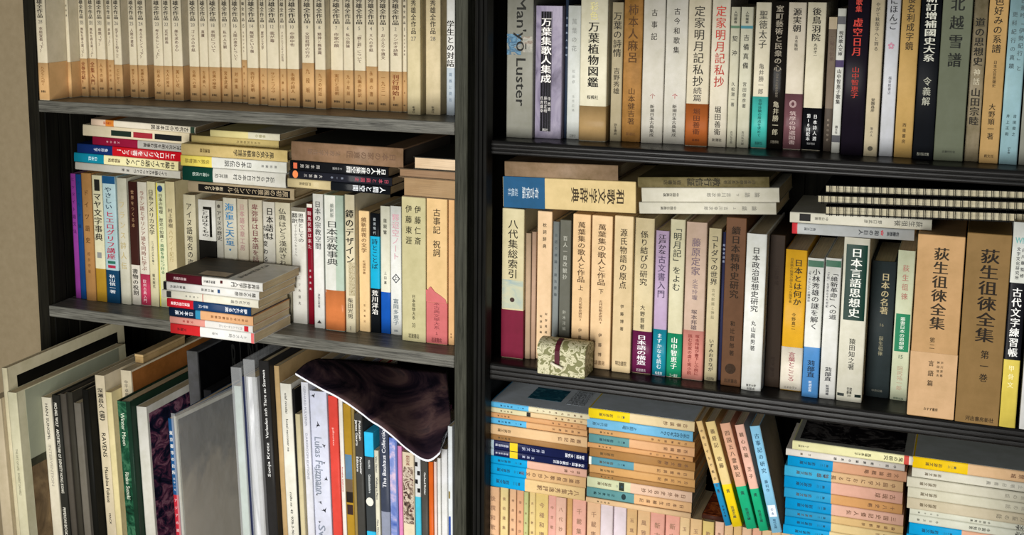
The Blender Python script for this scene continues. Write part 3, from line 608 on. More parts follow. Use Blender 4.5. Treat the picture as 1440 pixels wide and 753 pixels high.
cover_print(o, t, .006, .235, .02, h - .012, picture('violet_collage_print', [(.3, '0d0f1c'), (.45, '1a1c30'), (.54, '5a3048'), (.62, '8a6070'), (.7, '2a1c34'), (.8, '6a4a50')], 26, .25, (1, 1, 1.6)))
o, t, h = art(262, 277.5, 494, 270, .045, 'tall dark grey case with large grey capitals on its black side', d=.235, col='4a4a4c', kind='box', var=.2)
cover_print(o, t, .004, .232, .004, h - .003, picture('black_case_print', [(.3, '08080a'), (.7, '121214')], 20, .3))
lm = MB(); yy0 = .10
for i, ch in enumerate('RINKO'):
    g = glyph(ch); put(lm, g, lambda x, y: (t + .0006, yy0 + i * .026 + x * .028, h - .075 + y * .085), 0)
lm.build('lettering', ink('4a4a48'), o)
art(286, 297, 549, 292, .045, 'low black box between the grey case and plastic sleeves', d=.235, col='222224', kind='box')
o, t, h = art(236, 243, 589, 253, -.100, 'thin blue book with red foot and white lettering', d=.20, col='1f4f80', seg=[(695, 'b02a38')], kind='pb', tx=[('東京都市の台所', 604, 668, .7, 'd8d8d4', .5, 'b'), ('田中一光', 670, 690, .4, 'c8ccd4'), ('アジアの旅', 697, 750, .6, 'e4c8c8')])
o, t, h = art(244, 248, 586, 258, -.104, 'plastic-sleeved grey photo book, its glossy cover facing right', d=.235, yaw=-6, col='b0aea2', kind='pb', rough=.12)
gm, nt, bs = nodes('grey_mist_print'); tc = nt.nodes.new('ShaderNodeTexCoord'); sp_ = nt.nodes.new('ShaderNodeSeparateXYZ'); nt.links.new(tc.outputs['Object'], sp_.inputs[0])
nz = noise(nt, mapping(nt, (1, 1, 1)), 9, 5, .6, 1.0); ma = nt.nodes.new('ShaderNodeMath'); ma.operation = 'MULTIPLY_ADD'; ma.inputs[1].default_value = .22; nt.links.new(nz.outputs['Fac'], ma.inputs[0]); nt.links.new(sp_.outputs['Z'], ma.inputs[2])
r_ = ramp(nt, ma.outputs[0], [(h * .45 + .11, lin('9c917c')), (h * .62 + .11, lin('897e69')), (h * .75 + .11, lin('5a5446')), (h * .9 + .11, lin('4c473c')), (h + .12, lin('35322b'))])
nt.links.new(r_.outputs[0], bs.inputs['Base Color']); bs.inputs['Roughness'].default_value = .35; bs.inputs['Specular IOR Level'].default_value = .2
cover_print(o, t, .004, .222, .01, h - .006, gm)
ps, nt, bs = nodes('clear_plastic'); bs.inputs['Base Color'].default_value = (.9, .93, .95, 1); bs.inputs['Roughness'].default_value = .08; bs.inputs['Alpha'].default_value = .10
nz = noise(nt, mapping(nt, (1, 1, 1)), 25, 3); bump(nt, bs, nz.outputs['Fac'], .5, .004)
pm = MB(); pm.box(t + .0012, t + .0014, -.004, .224, .0, h + .006).box(-.0012, t + .0012, -.004, -.0038, 0, h + .006); pm.build('plastic_sleeve', ps, o)
o, t, h = art(328.5, 339, 543, 349, -.045, 'pale blue-green spined book in a clear plastic sleeve', d=.24, col='b6c2bc', kind='pb', rough=.2)
pm = MB(); pm.box(-.001, -.0008, -.003, .2, 0, h + .03).box(-.001, t + .005, -.0032, -.003, 0, h + .03).box(t + .0008, t + .001, -.003, .2, h * .98, h + .03); pm.build('plastic_sleeve', ps, o)
art(340, 344.5, 530, 355, -.030, 'thin navy book inside plastic beside the pale one', d=.2, col='2c3250', kind='pb', rough=.25)
o, t, h = art(345.5, 361.5, 530, 370, -.028, 'silver-grey glossy spined book with blurred white print', d=.22, col='b5b6b8', kind='pb', rough=.15, pan=[(.001, .999, .2, .6, picture('silver_blur_print', [(.3, '8e9094'), (.55, 'e0e1e3'), (.75, 'a8a9ad')], 12, .15, (3, 3, .4)))])
pm = MB(); pm.box(-.0006, -.0004, -.003, .2, 0, h + .028).box(-.001, t, -.0032, -.003, 0, h + .028); pm.build('plastic_sleeve', ps, o)
art(363.5, 377.5, 507.6, 388, -.024, 'tall black-spined book with white lettering running upward', d=.24, col='2b2a2a', kind='hc', rough=.3, tx=[('Sonja Kretz', 620, 668, .42, 'd8d8d6', .5, 'u'), ('Verlaufen sich Tiere zu Sternen', 520, 614, .42, 'd8d8d6', .5, 'u')])
art(385, 392, 515, 398, -.018, 'kraft-brown thin book with grey flap', d=.23, col='b79a6e', kind='pb')
art(393.5, 409.5, 539.5, 410, -.030, 'white book with small lowercase black lettering', d=.2, col='dedbd0', kind='pb', rough=.3, tx=[('olaf nicolai', 552, 580, .3, '3a3a38', .5, 'd'), ('hotel racconer ne', 588, 633, .3, '3a3a38', .5, 'd'), ('rollo nr. 42', 690, 720, .3, '3a3a38', .5, 'd'), ('978-3-905', 724, 753, .3, '3a3a38', .5, 'd')])
art(410.5, 414, 548, 420, -.014, 'very thin black book beside the white lowercase one', d=.19, col='1a1a1a', kind='pb')
art(415, 421.5, 583, 425, -.018, 'cream thin low book with plain spine', d=.18, col='c9bd98', kind='pb')
art(423, 433, 538, 437, -.010, 'pale lavender book with thin spaced grey capitals', d=.2, col='d3d4de', kind='pb', rough=.25, tx=[('GERHARD PULVERER', 543, 598, .45, '8a8c98', .5, 'd'), ('DARKROOM EDITIONS', 608, 672, .45, '8a8c98', .5, 'd')])
birds = []
o, t, h = art(435, 459.5, 549.7, 448, -.006, 'lavender-white book printed with black flying birds', d=.21, col='cdd0e2', kind='hc', rough=.3, tx=[('Lukas Felzmann', 612, 692, .62, '7a8290', .42, 'd'), ('Lars Müller Publishers', 655, 690, .22, '98a0ac', .2, 'd'), ('Swarm', 735, 790, .6, '7a8290', .42, 'd')])
bd = MB(); sfb = surf(t, min(.0014, t * .09), .0006)
def bird(u, py, s, a):
    z0 = h * (1 - (py - 549.7) / (proj((o.matrix_world.translation.x, -.006, zL3))[1] - 549.7)); x0 = t * u
    pts = [(-1, .35), (-.3, .12), (-.1, .5), (.05, .1), (1.0, .55), (.35, -.15), (.1, -.75), (-.12, -.18)]
    b = len(bd.v)
    for x, y in pts:
        X = x0 + (x * math.cos(a) - y * math.sin(a)) * s; bd.v.append((X, sfb(X), z0 + (x * math.sin(a) + y * math.cos(a)) * s))
    bd.face([b + i for i in range(8)][::-1])
for q in ((.24, 556, .005, .4), (.45, 595, .0055, 1.2), (.78, 622, .004, 2), (.72, 645, .003, .2), (.8, 667, .0045, .9), (.42, 700, .004, 2.6), (.62, 710, .0055, .4), (.3, 727, .003, 0), (.5, 748, .006, 1.6), (.2, 690, .0025, 1)): bird(*q)
bd.build('bird_print', ink('1c1c22'), o)
art(461, 474, 557, 471, -.008, 'bright red book beside the bird-printed one', d=.2, col='d2493f', kind='pb', rough=.22, tx=[('photo', 600, 625, .3, 'e8b0a8', .5, 'd')])
art(475.5, 481, 560, 479, -.008, 'thin white book right of the red one', d=.2, col='dcd9d2', kind='pb', rough=.3, tx=[('Rineke Dijkstra', 655, 690, .5, 'b85a5a', .5, 'd')])
art(482, 493, 568, 487, -.008, 'mustard spined book with blurry photo patches', d=.2, col='a8842c', kind='pb', rough=.25, pan=[(638, 672, .05, .95, '5a7a94'), (672, 690, .05, .95, '6a5a48'), (690, 705, .05, .95, '2a2522'), (708, 722, .1, .9, '3a2c2a')])
art(493.5, 497.5, 572, 495, -.006, 'thin olive-tan book right of the mustard one', d=.2, col='8f7a48', kind='pb')
art(498, 509, 582, 501, -.006, 'dark grey book with two lines of bold white lettering', d=.2, col='42413e', kind='pb', rough=.35, tx=[('Pointstain', 591, 618, .42, 'e8e8e6', .72, 'db'), ('James Geurts', 591, 626, .42, 'e8e8e6', .28, 'db'), ('Perimeter', 641, 665, .42, 'e8e8e6', .72, 'db'), ('Editions', 641, 662, .42, 'e8e8e6', .28, 'db')])
o, t, h = art(511.5, 525, 608, 516, -.012, 'dark book with sky-blue head and white disc', d=.17, col='33b0dc', seg=[(642, '3a3e40'), (746, '33b0dc')], kind='box', rough=.4, tx=[('VOLUME 6', 646, 658, .3, 'd0d4d4', .5, 'd'), ('Gebäudelehre', 666, 692, .35, 'd0d4d4', .5, 'd'), ('●', 692, 716, 1.05, 'd8d4c8', .5, '')])
art(526, 532, 634, 530, -.006, 'thin ivory book with small bold black lettering', d=.17, col='d6d2be', kind='pb', tx=[('Vito Stassi', 642, 664, .6, '3c3c48', .5, 'db'), ('Walking in Place', 671, 702, .6, '3c3c48', .5, 'db'), ('Nina Ohlsen', 730, 753, .6, '3c3c48', .5, 'db')])
art(533, 546, 600, 536, .000, 'slate-blue book with white lettering running upward', d=.2, col='3c4254', kind='hc', rough=.3, seg=[(718, '8a90a4')], tx=[('The Bauhaus Collection', 594, 684, .6, 'dcdee4', .5, 'ub')])
art(547, 558, 616, 549, .002, 'blue and pale pink blurred spine of a narrow book', d=.2, col='6476b4', kind='pb', rough=.2, pan=[(.001, .999, .02, .8, picture('blue_blur_print', [(.35, '3a56a0'), (.5, '7f8fc4'), (.62, 'd0b8cc'), (.72, '5468ac')], 14, .2, (1, 1, 1.2)))])
art(559, 564.5, 628, 560, .002, 'thin rose-pink book under the magazine', d=.2, col='cf7fae', kind='pb', rough=.3)
art(565.5, 582, 636, 566.5, .002, 'cream spined book with brown street-view print', d=.2, col='d8c9ae', kind='pb', rough=.3, pan=[(656, 735, .05, .95, picture('street_print', [(.35, '2c2422'), (.46, '7a6658'), (.55, 'd0c4b0'), (.62, '5c3030'), (.7, '3a3432')], 85, .3))], tx=[('東京写真', 640, 654, .4, '8a5a4a')])
art(583, 591, 640, 584, .002, 'black and white checked spine with cyan foot', d=.2, col='c8cacb', seg=[(698, '4ab4d0')], kind='pb', rough=.3, pan=[(650 + i * 12, 656 + i * 12, .05 + .4 * (i % 2), .55 + .4 * (i % 2), '1c1c1e') for i in range(4)])
art(592, 601.5, 648, 593, .002, 'dark grey spined book with small bold white word', d=.2, col='4a4844', kind='pb', rough=.35, tx=[('Gerhard Richter', 664, 695, .4, 'e4e4e0', .6, 'db')])
art(602.5, 609, 650, 603, .002, 'narrow orange book standing near the post', d=.2, col='cf5f22', kind='pb', rough=.3)
art(610, 614, 650, 610.5, .002, 'thin pinkish-white book beside the orange one', d=.2, col='ddc8c2', kind='pb', rough=.3)
art(615, 619.5, 645, 615, .002, 'thin white book, second right of the orange one', d=.2, col='dcdbd8', kind='pb', rough=.3)
art(620.5, 629, 632, 620.5, .002, 'plain white glossy book two from the post', d=.2, col='d9d9da', kind='pb', rough=.18)
art(629.8, 636, 600, 630, .002, 'tall white and blue-marked book against the post', d=.19, col='d5dade', kind='pb', rough=.15, pan=[(690, 700, .1, .5, '8a7a4a'), (725, 753, .1, .6, '2a4a9a')])
# the limp magazine lying over the tops of the art books
def magazine():
    near = [(415, 526, -.030), (452, 548, -.030), (490, 571, -.030), (530, 599, -.030), (571, 631, -.030), (600, 648, -.030), (620, 636, -.026), (636, 620, -.020)]
    far = [(447, 506, .035), (474, 507, .065), (503, 508.5, .10), (532, 511, .125), (558, 514, .145), (583, 517, .155), (606, 519.5, .16), (628, 523, .16)]
    A = [PY(x, y, Y) for x, y, Y in near]; B = [PY(x, y, Y) for x, y, Y in far]; nv = 12
    def interp(L, u):
        k = u * (len(L) - 1); i = min(int(k), len(L) - 2); f = k - i
        p0, p1, p2, p3 = L[max(i - 1, 0)], L[i], L[i + 1], L[min(i + 2, len(L) - 1)]
        return 0.5 * ((2 * p1) + (p2 - p0) * f + (2 * p0 - 5 * p1 + 4 * p2 - p3) * f * f + (3 * p1 - p0 - 3 * p2 + p3) * f ** 3)
    nu = 44; G = []
    for j in range(nv + 1):
        s = j / nv; r = []
        for i in range(nu + 1):
            u = i / nu; p = interp(A, u).lerp(interp(B, u), s); p.z += math.sin(math.pi * s) * .004 + .002; p.x = min(p.x, RI - .003); p.z = min(p.z, zL2 - .0195); r.append(p)
        G.append(r)
    xr_ = TOPS[-1][0] - .0012
    B_ = [[0.0] * (nu + 1) for _ in range(nv + 1)]
    for j in range(nv + 1):
        for i in range(nu + 1):
            p = G[j][i]; p.x = min(p.x, xr_)
            for (tx_, tt, tz, ty, td) in TOPS[:-1]:
                if tx_ - .005 < p.x < tx_ + tt + .005 and ty - .006 < p.y < ty + td + .006: B_[j][i] = max(B_[j][i], tz + .0062 - p.z)
    C_ = [[max(B_[jj][ii] for jj in range(max(0, j - 1), min(nv, j + 1) + 1) for ii in range(max(0, i - 2), min(nu, i + 2) + 1)) for i in range(nu + 1)] for j in range(nv + 1)]
    for it in range(2): C_ = [[(C_[j][max(0, i - 1)] + C_[j][min(nu, i + 1)] + 2 * C_[j][i] + C_[max(0, j - 1)][i] + C_[min(nv, j + 1)][i]) / 6 for i in range(nu + 1)] for j in range(nv + 1)]
    for j in range(nv + 1):
        for i in range(nu + 1): G[j][i].z = min(G[j][i].z + max(C_[j][i], B_[j][i]), zL2 - .0195)
    root = thing('magazine', 'limp glossy magazine with dark purple-black cover sprawled over the art books', 'magazine', Matrix.Translation(G[0][0]))
    T = G[0][0]
    def sheet(name, o1, o2, mat, inset=0):
        mb = MB(); n = nu + 1
        for off in (o1, o2):
            for r in G:
                for p in r: q = p - T; mb.v.append((q.x, q.y + inset, q.z - off))
        N = n * (nv + 1)
        for j in range(nv):
            for i in range(nu):
                a = j * n + i; mb.face([a, a + 1, a + n + 1, a + n], 0, True); mb.face([N + a, N + a + n, N + a + n + 1, N + a + 1], 0, True)
        for i in range(nu): mb.face([i, N + i, N + i + 1, i + 1]); a = nv * n + i; mb.face([a, a + 1, N + a + 1, N + a])
        for j in range(nv): a = j * n; mb.face([a, a + n, N + a + n, N + a]); a += nu; mb.face([a, N + a, N + a + n, a + n])
        return mb.build(name, mat, root)
    sheet('cover', 0, .0006, picture('nebula_print', [(.28, '08080c'), (.42, '1a141e'), (.52, '3a2a30'), (.62, '5c4644'), (.72, '24262f'), (.82, '14141c')], 9, .2, (1, 1, 1), 1.6))
    sheet('page_block', .0007, .0042, paper('dcdfe8', .5, .05), .001)
magazine()
# ------------------------------------------------------------------ right top row
S4 = [('新潮日本古典集成', 146, 192, .22, '3a3630')]
RT = [
 (712, 748, 193, -14, 'thick grey book, large serif lettering over a blue flower', dict(col='8f8e84', kind='hc', bulge=.001, rough=.35, d=.16, tx=[("Man'yō Luster", -6, 148, .52, '22221f', .55, 'd')], pan=[(47, 76, .0, .55, picture('blue_iris_print', [(.4, '8f8e84'), (.47, '3a607c'), (.56, '6f93aa'), (.63, '24384c'), (.7, '8f8e84')], 60, .35)), (50, 72, .6, .98, picture('pale_petal_print', [(.42, '8f8e84'), (.5, 'a8a498'), (.6, '7c6a5c'), (.7, '8f8e84')], 80, .35))])),
 (750.7, 788.7, 193.5, 8, 'lavender photographic book with black title panel', dict(col='8c8497', rough=.3, kind='hc', bulge=.001, pan=[(.001, .999, .02, .98, picture('lavender_water_print', [(.3, '5c5468'), (.45, '857d92'), (.6, '9a92a4'), (.75, '6c6478')], 26, .3, (1, 1, .6))), (16, 184, .20, .62, '0e0d12')], tx=[('万葉集歌人集成', 24, 116, .40, 'eeeae4', .41, 'b'), ('中西進', 134, 156, .12, 'd8d4d0', .55), ('辰巳正明', 134, 158, .12, 'd8d4d0', .41), ('日吉盛幸', 134, 158, .12, 'd8d4d0', .27), ('講談社', 180, 183.5, .22, 'd8d4d0', .41, 'h')])),
 (789.5, 795.4, 193, -8, 'narrow navy book with pale lettering', dict(col='2c3648', kind='hc', tx=[('万葉集大和歌', 20, 82, .7, '9aa8bc')])),
 (795.7, 813.8, 196, 8, 'white book with small pale grey title', dict(col='cdd0cc', tx=[('萬葉の花', 24, 74, .42, '8a8c88'), ('松田修', 96, 118, .25, 'a4a6a2'), ('文芸広場', 132, 158, .2, 'a4a6a2'), ('芸艸堂', 189, 193, .5, '8a8c88', .5, 'h')], rough=.35)),
 (814, 851, 198.7, -12, 'thick ivory book with tan foot band and black title', dict(col='d9d3bb', kind='hc', bulge=.0015, rough=.3, band=(148, 'a4875c'), tx=[('彩色', 1.6, 28, .32, 'c4bc84'), ('万葉植物図鑑', 29, 122, .42, '1e1c18', .5, 'b'), ('桜楓社', 133, 138, .42, '33302a', .5, 'h')])),
 (857.6, 872.5, 199.5, 3.5, 'grey-beige book with calligraphic black title', dict(col='aca084', tx=[('万葉の詩情', 16, 80, .8, '2a2620'), ('吉野秀雄', 94, 132, .6, '3a342a'), ('弥生書房', 173, 190, .3, '3a342a')])),
 (873.4, 899.5, 200, -8, 'worn caramel-brown book with brushed title', dict(col='a07440', var=.25, kind='hc', bulge=.0015, tx=[('柿本人麻呂', 5, 88, .56, '4c3218'), ('山本健吉著', 122, 175, .4, '4c3218'), ('新潮社', 186, 190, .5, '7c5630', .5, 'h')])),
 (901, 930.7, 201.7, -9, 'white book with three-character title and tiny red mark', dict(col='c9c4b8', tx=[('古事記', 9, 59, .3, '2e2a26'), ('个', 130, 138, .26, 'a06a64')] + S4, rough=.4)),
 (931.3, 962, 203, -9, 'white book with four-character title and tiny red mark', dict(col='c9c5ba', tx=[('古今和歌集', 9, 76, .3, '2e2a26'), ('个', 130, 138, .26, 'a83c44')] + S4, rough=.4)),
 (963, 993.5, 206, -9, 'cream book with black title and orange foot band', dict(col='d0c6ae', band=(145, 'a4592a'), tx=[('定家明月記私抄', 7, 121, .5, '33302a'), ('続篇', 121, 142, .4, '55504a'), ('堀田善衞', 151, 189, .34, '5c2e14'), ('新潮社', 195, 198, .45, '5c2e14', .5, 'h')])),
 (994.4, 1020.2, 207, -9, 'white book with large red title characters', dict(col='d3cbb8', tx=[('定家明月記私抄', 7, 122, .6, 'a83a30'), ('堀田善衞', 148, 190, .38, '2c2824'), ('新潮社', 194.5, 198.5, .55, '2c2824', .5, 'h')])),
 (1020.6, 1034, 207.5, 10, 'narrow ivory book with green stripe near its head', dict(col='c6c2ac', tx=[('人物叢書', 15, 33, .4, '3a3a34'), ('契沖', 44, 84, .62, '2c2c28'), ('久松潜一著', 114, 150, .42, '4a4a44'), ('吉川弘文館', 184, 202, .3, '55554c')], pan=[(36, 39.5, 0, 1, '4f6e58')])),
 (1034.5, 1052, 208.4, 10, 'ivory book with teal-blue stripe near its head', dict(col='c8c5b0', tx=[('人物叢書', 16, 33, .3, '3a3a34'), ('吉備真備', 46, 98, .5, '2c2c28'), ('宮田俊彦著', 114, 152, .34, '4a4a44'), ('吉川弘文館', 184, 204, .24, '55554c')], pan=[(36, 40, 0, 1, '3c7480')])),
 (1055.8, 1076.8, 209, 3.5, 'cream book with turquoise foot band', dict(col='d2cab4', rough=.3, band=(135, '46b4aa'), tx=[('聖徳太子', 14, 68, .56, '3c3a34'), ('亀井勝一郎', 88, 132, .36, '6a665c'), ('信仰体験の原点を求めて', 138, 192, .25, '1c5c58'), ('春秋社', 199, 203, .5, '1c5c58', .5, 'h')])),
 (1077.4, 1099.6, 210, 2, 'glossy black-brown book with dull gold title', dict(col='191613', rough=.2, kind='hc', tx=[('室町藝術と民衆の心', 7, 100, .5, '8a8272', .5, 'b'), ('日本人の精神史研究', 102, 136, .18, '7a7264'), ('亀井勝一郎', 141, 190, .4, 'b0a890'), ('文藝春秋', 197, 201, .55, '8a8272', .5, 'h')])),
 (1100.2, 1125, 211, 3.5, 'cream book with mauve-brown foot band and seal', dict(col='cfc5b2', rough=.3, band=(131, '6f4a50'), tx=[('源実朝', 11, 45, .5, '1e1c18', .5, 'b'), ('吉本隆明', 49, 71, .2, '44403a', .5), ('◎', 138, 152, .5, 'b49a98'), ('筑摩の特選図書', 155, 203, .4, 'c4aca8')])),
 (1127, 1152.6, 212, 3.5, 'cream book with black foot band and white lettering', dict(col='d2cab2', rough=.3, band=(151, '151519'), tx=[('後鳥羽院', 10, 58, .5, '1e1c18', .5, 'b'), ('丸谷才一', 60, 80, .2, '33302a', .5), ('日本詩人選', 159, 198, .22, 'e4e4e2', .68, 'b'), ('第10回配本', 159, 198, .22, 'e4e4e2', .32, 'b'), ('筑摩書房', 200, 203, .45, 'a0a0a0', .5, 'h')])),
 (1157, 1168, 214, 24, 'low thin brown book with paler head', dict(col='786a5c', rough=.45, tx=[('三輪山伝承', 50, 86, .6, '5a4a40'), ('和歌山信宏', 165, 200, .3, '9a8c7c')], seg=[(152, '4f463e')], pan=[(.001, 41, .0, 1, '9a8c76')])),
 (1168.6, 1180, 216, 12, 'narrow white book with violet and grey stripes', dict(col='d2d2ca', tx=[('現代歌人文庫', 43, 78, .55, '2c2a28', .5, 'b'), ('山中智恵子歌集', 96, 146, .55, '2c2a28', .5, 'b'), ('國文社', 176, 188, .35, '3c3a38')], pan=[(23, 34, 0, 1, '55555a'), (84, 94, 0, 1, '463a5c'), (190, 200, 0, 1, '55555a')])),
 (1181.7, 1212.4, 219, -14, 'black-violet book with red title', dict(col='19141d', kind='hc', rough=.35, bulge=.001, tx=[('歌集', -2, 17, .3, 'b03a30', .5, 'b'), ('虚空日月', 24, 78, .45, 'b83a30', .5, 'b'), ('山中智恵子', 92, 137, .36, 'b03a30')])),
 (1214, 1232.6, 220.7, -5, 'narrow cream book with small title and round emblem', dict(col='c3b598', tx=[('やがて秋茄子へと到る', 3, 71, .34, '44403a'), ('堂園昌彦', 137, 157, .3, '33302a'), ('港の人', 178, 192, .22, '6a665c'), ('●', 204, 213, .5, '4c4638')])),
 (1235.6, 1254.6, 220.7, -5, 'cool white book with small pink blossom', dict(col='c3c5cb', rough=.3, tx=[('にほんご', -12, 42, .62, '26262a'), ('福音館書店', 106, 132, .24, '77777e'), ('✿', 55, 71, .62, 'b07a8c')])),
 (1256.6, 1281.6, 222, -8, 'ochre book with four large brush characters', dict(col='b9975c', kind='hc', bulge=.0008, tx=[('倭名利成字鏡', -22, 70, .46, '2a2218'), ('西東書房', 171, 202, .22, '4a3a22')])),
 (1283, 1311.3, 224, -8, 'black book with large white brushed title', dict(col='14161a', kind='hc', bulge=.0015, tx=[('新訂增補國史大系', -38, 86, .6, 'c4c4b6', .5, 'b'), ('令義解', 106, 148, .42, 'a8a898'), ('吉川弘文館', 214, 218, .6, 'a8a898', .5, 'h')])),
 (1312, 1353.6, 225.8, -8, 'thick grey-green cloth book with brush lettering', dict(col='606553', kind='box', var=.08, d=.17, tx=[('北越雪譜', -14, 96, .48, '1a1c18', .5, 'b'), ('古書刊行会', 211, 214, .5, '33362e', .5, 'h')])),
 (1355.5, 1375, 227, -5, 'grey-brown mottled book with broad black title', dict(col='857a64', var=.3, rough=.35, tx=[('道の思想史', 24, 92, .72, '1c1a16', .5, 'b'), ('神話', 94, 120, .5, 'b8b098', .5, 'b'), ('山田宗睦', 122, 176, .72, '26221c', .5, 'b')])),
 (1376.3, 1403, 229.6, -5, 'tan book with black title and author column', dict(col='b08e5a', kind='box', tx=[('色好みの系譜', -14, 74, .5, '1e1a14'), ('日本文芸思潮史', 84, 122, .2, '4a3a24'), ('大野順一著', 144, 196, .36, '2c2418'), ('創文社', 217, 221, .5, '4a3a24', .5, 'h')])),
 (1404.6, 1429.6, 231, -5, 'pale blue book with two columns of grey title', dict(col='8fb0b8', rough=.3, tx=[('芭蕉吟「伊勢紀行」と', -10, 100, .3, '4c5a5c', .72), ('更科紀行の真蹟', 14, 98, .3, '4c5a5c', .3), ('吉田俊之', 158, 192, .2, '2c3a3c', .7), ('井上正和', 158, 192, .2, '2c3a3c', .32), ('幻冬舎', 206, 216, .16, '4c5a5c')])),
 (1432, 1447, 232, -5, 'grey paperback cut by the right edge', dict(col='8a8a80')),
]
row(RT, zR1, 'top right row', 'books standing on the top right shelf', .135)
# ------------------------------------------------------------------ right middle: lying books
pile([
 (711, 870, 20.5, 'plain brown-beige hardback under the shelf', dict(col='8a735c', kind='hc', var=.25, rough=.4, bulge=.0005, d=.15)),
 (707.5, 894, 42.5, 'thick cream slipcase with blue foot band', dict(col='cdb684', kind='box', band=(768, '1f5279'), d=.15, tx=[('和歌文学辞典', .08, .48, .50, '3a2e1c', .5, 'b'), ('有吉保編', .72, .85, .4, 'b8c4cc'), ('桜楓社', .88, .96, .28, 'a0b4c4')])),
 ], ((707.5, 291), (894, 300.5)), .022, 'leftmost right-case pile', 'lying reference volumes, right middle shelf', .15, zbase=None)
pile([
 (900, 1084, 14, 'worn olive-brown hardback with brushed title', dict(col='6e6446', kind='hc', var=.4, rough=.4, tx=[('教行信証', .36, .62, .8, '2e2a1c', .5, 'b'), ('日本思想大系別巻', .1, .34, .4, '3a3424'), ('岩波書店', .66, .8, .5, '3a3424')])),
 (904, 1096.6, 19.5, 'white paperback with grey title, middle of three', dict(col='cfcbbb', tx=[('論語', .12, .26, .34, '77756c'), ('下', .28, .31, .2, '77756c'), ('吉川幸次郎', .34, .52, .3, '88867c'), ('中国古典選', .72, .84, .26, '4c4a44')], d=.12)),
 (899.4, 1091, 16, 'white paperback with wider page side visible', dict(col='cdc9b9', tx=[('論語', .12, .26, .4, '77756c'), ('上', .28, .31, .22, '77756c'), ('吉川幸次郎', .34, .52, .34, '88867c'), ('中国古典選', .72, .84, .3, '4c4a44')], d=.12)),
 ], ((899.4, 300.5), (1091, 302)), .020, 'pile left of notebooks', 'books lying left of the notebooks', .12)
JP = pile([
 (1111, 1309.7, 14.5, 'cream-white paperback with black square emblem', dict(col='cac7b8', tx=[('荻生徂徠', .06, .26, .55, '55544c'), ('野口武彦', .34, .47, .34, '66655c'), ('中公新書', .72, .82, .34, '77756c')], pan=[(.85, .93, .1, .8, '1e1d1c')], pg='8c8a80')),
 (1113.7, 1285, 15, 'grey paperback with red tip, under the cream one', dict(col='a9acac', rough=.25, seg=[(.955, 'b8343a')], tx=[('和の巨人', .28, .45, .5, '33363a', .5, 'b'), ('佐藤雅美', .12, .22, .42, '22252a', .5, 'b'), ('角川文庫', .80, .9, .3, '4c5054'), ('✿', .24, .27, .7, 'a83a44')])),
 ], ((1113.7, 328.5), (1285, 339)), .020, 'pair under notebooks', 'books under the notebooks', .13)
# spiral notebooks
def notebook(xl, yb, th, Y, place, ztop=None, roll=-2.9):
    p = PY(xl, yb, Y); t = th / PYscale(xl) * (Y + D0); L = .297; D = .2; r = math.radians(-roll)
    e1 = Vector((math.cos(r), 0, math.sin(r))); up = Vector((-math.sin(r), 0, math.cos(r)))
    m = Matrix(((e1.x, 0, up.x), (0, 1, 0), (e1.z, 0, up.z))).to_4x4(); m = Matrix.Translation(p) @ m
    o = thing('spiral_notebook', 'black spiral notebook with cream pages, ' + place, 'notebook', m, 'spiral notebooks lying on the right middle shelf')
    k = .0009; blk = paper('141413', .5)
    MB().box(0, L, -.001, D, 0, k).build('back_cover', blk, o); MB().box(0, L, -.001, D, t - k, t).build('front_cover', blk, o)
    MB().box(.0005, L - .0005, 0.001, D - .002, k + .0002, t - k - .0002).build('page_block', pages_h('c4bda2'), o)
    mb = MB(); n = 34; 
    for i in range(n):
        for q in (-.0011, .0011):
            x = .006 + (L - .012) * i / (n - 1) + q
            pts = [(x, .004, -.0007), (x, -.0012, -.001), (x, -.0032, t * .2), (x, -.0036, t * .5), (x, -.0032, t * .8), (x, -.0012, t + .001), (x, .004, t + .0007)]
            mb.tube(pts, .0004, 0, 5)
    s = mb.build('wire_binding', paper('1a1917', .35), o); s['kind'] = 'stuff'
notebook(1161, 302, 12, .018, 'lowest of three', roll=-2.0)
notebook(1150, 285.5, 11, .012, 'middle of three leftward', roll=-2.0)
notebook(1161, 271, 10.5, .020, 'topmost of three', roll=-2.0)
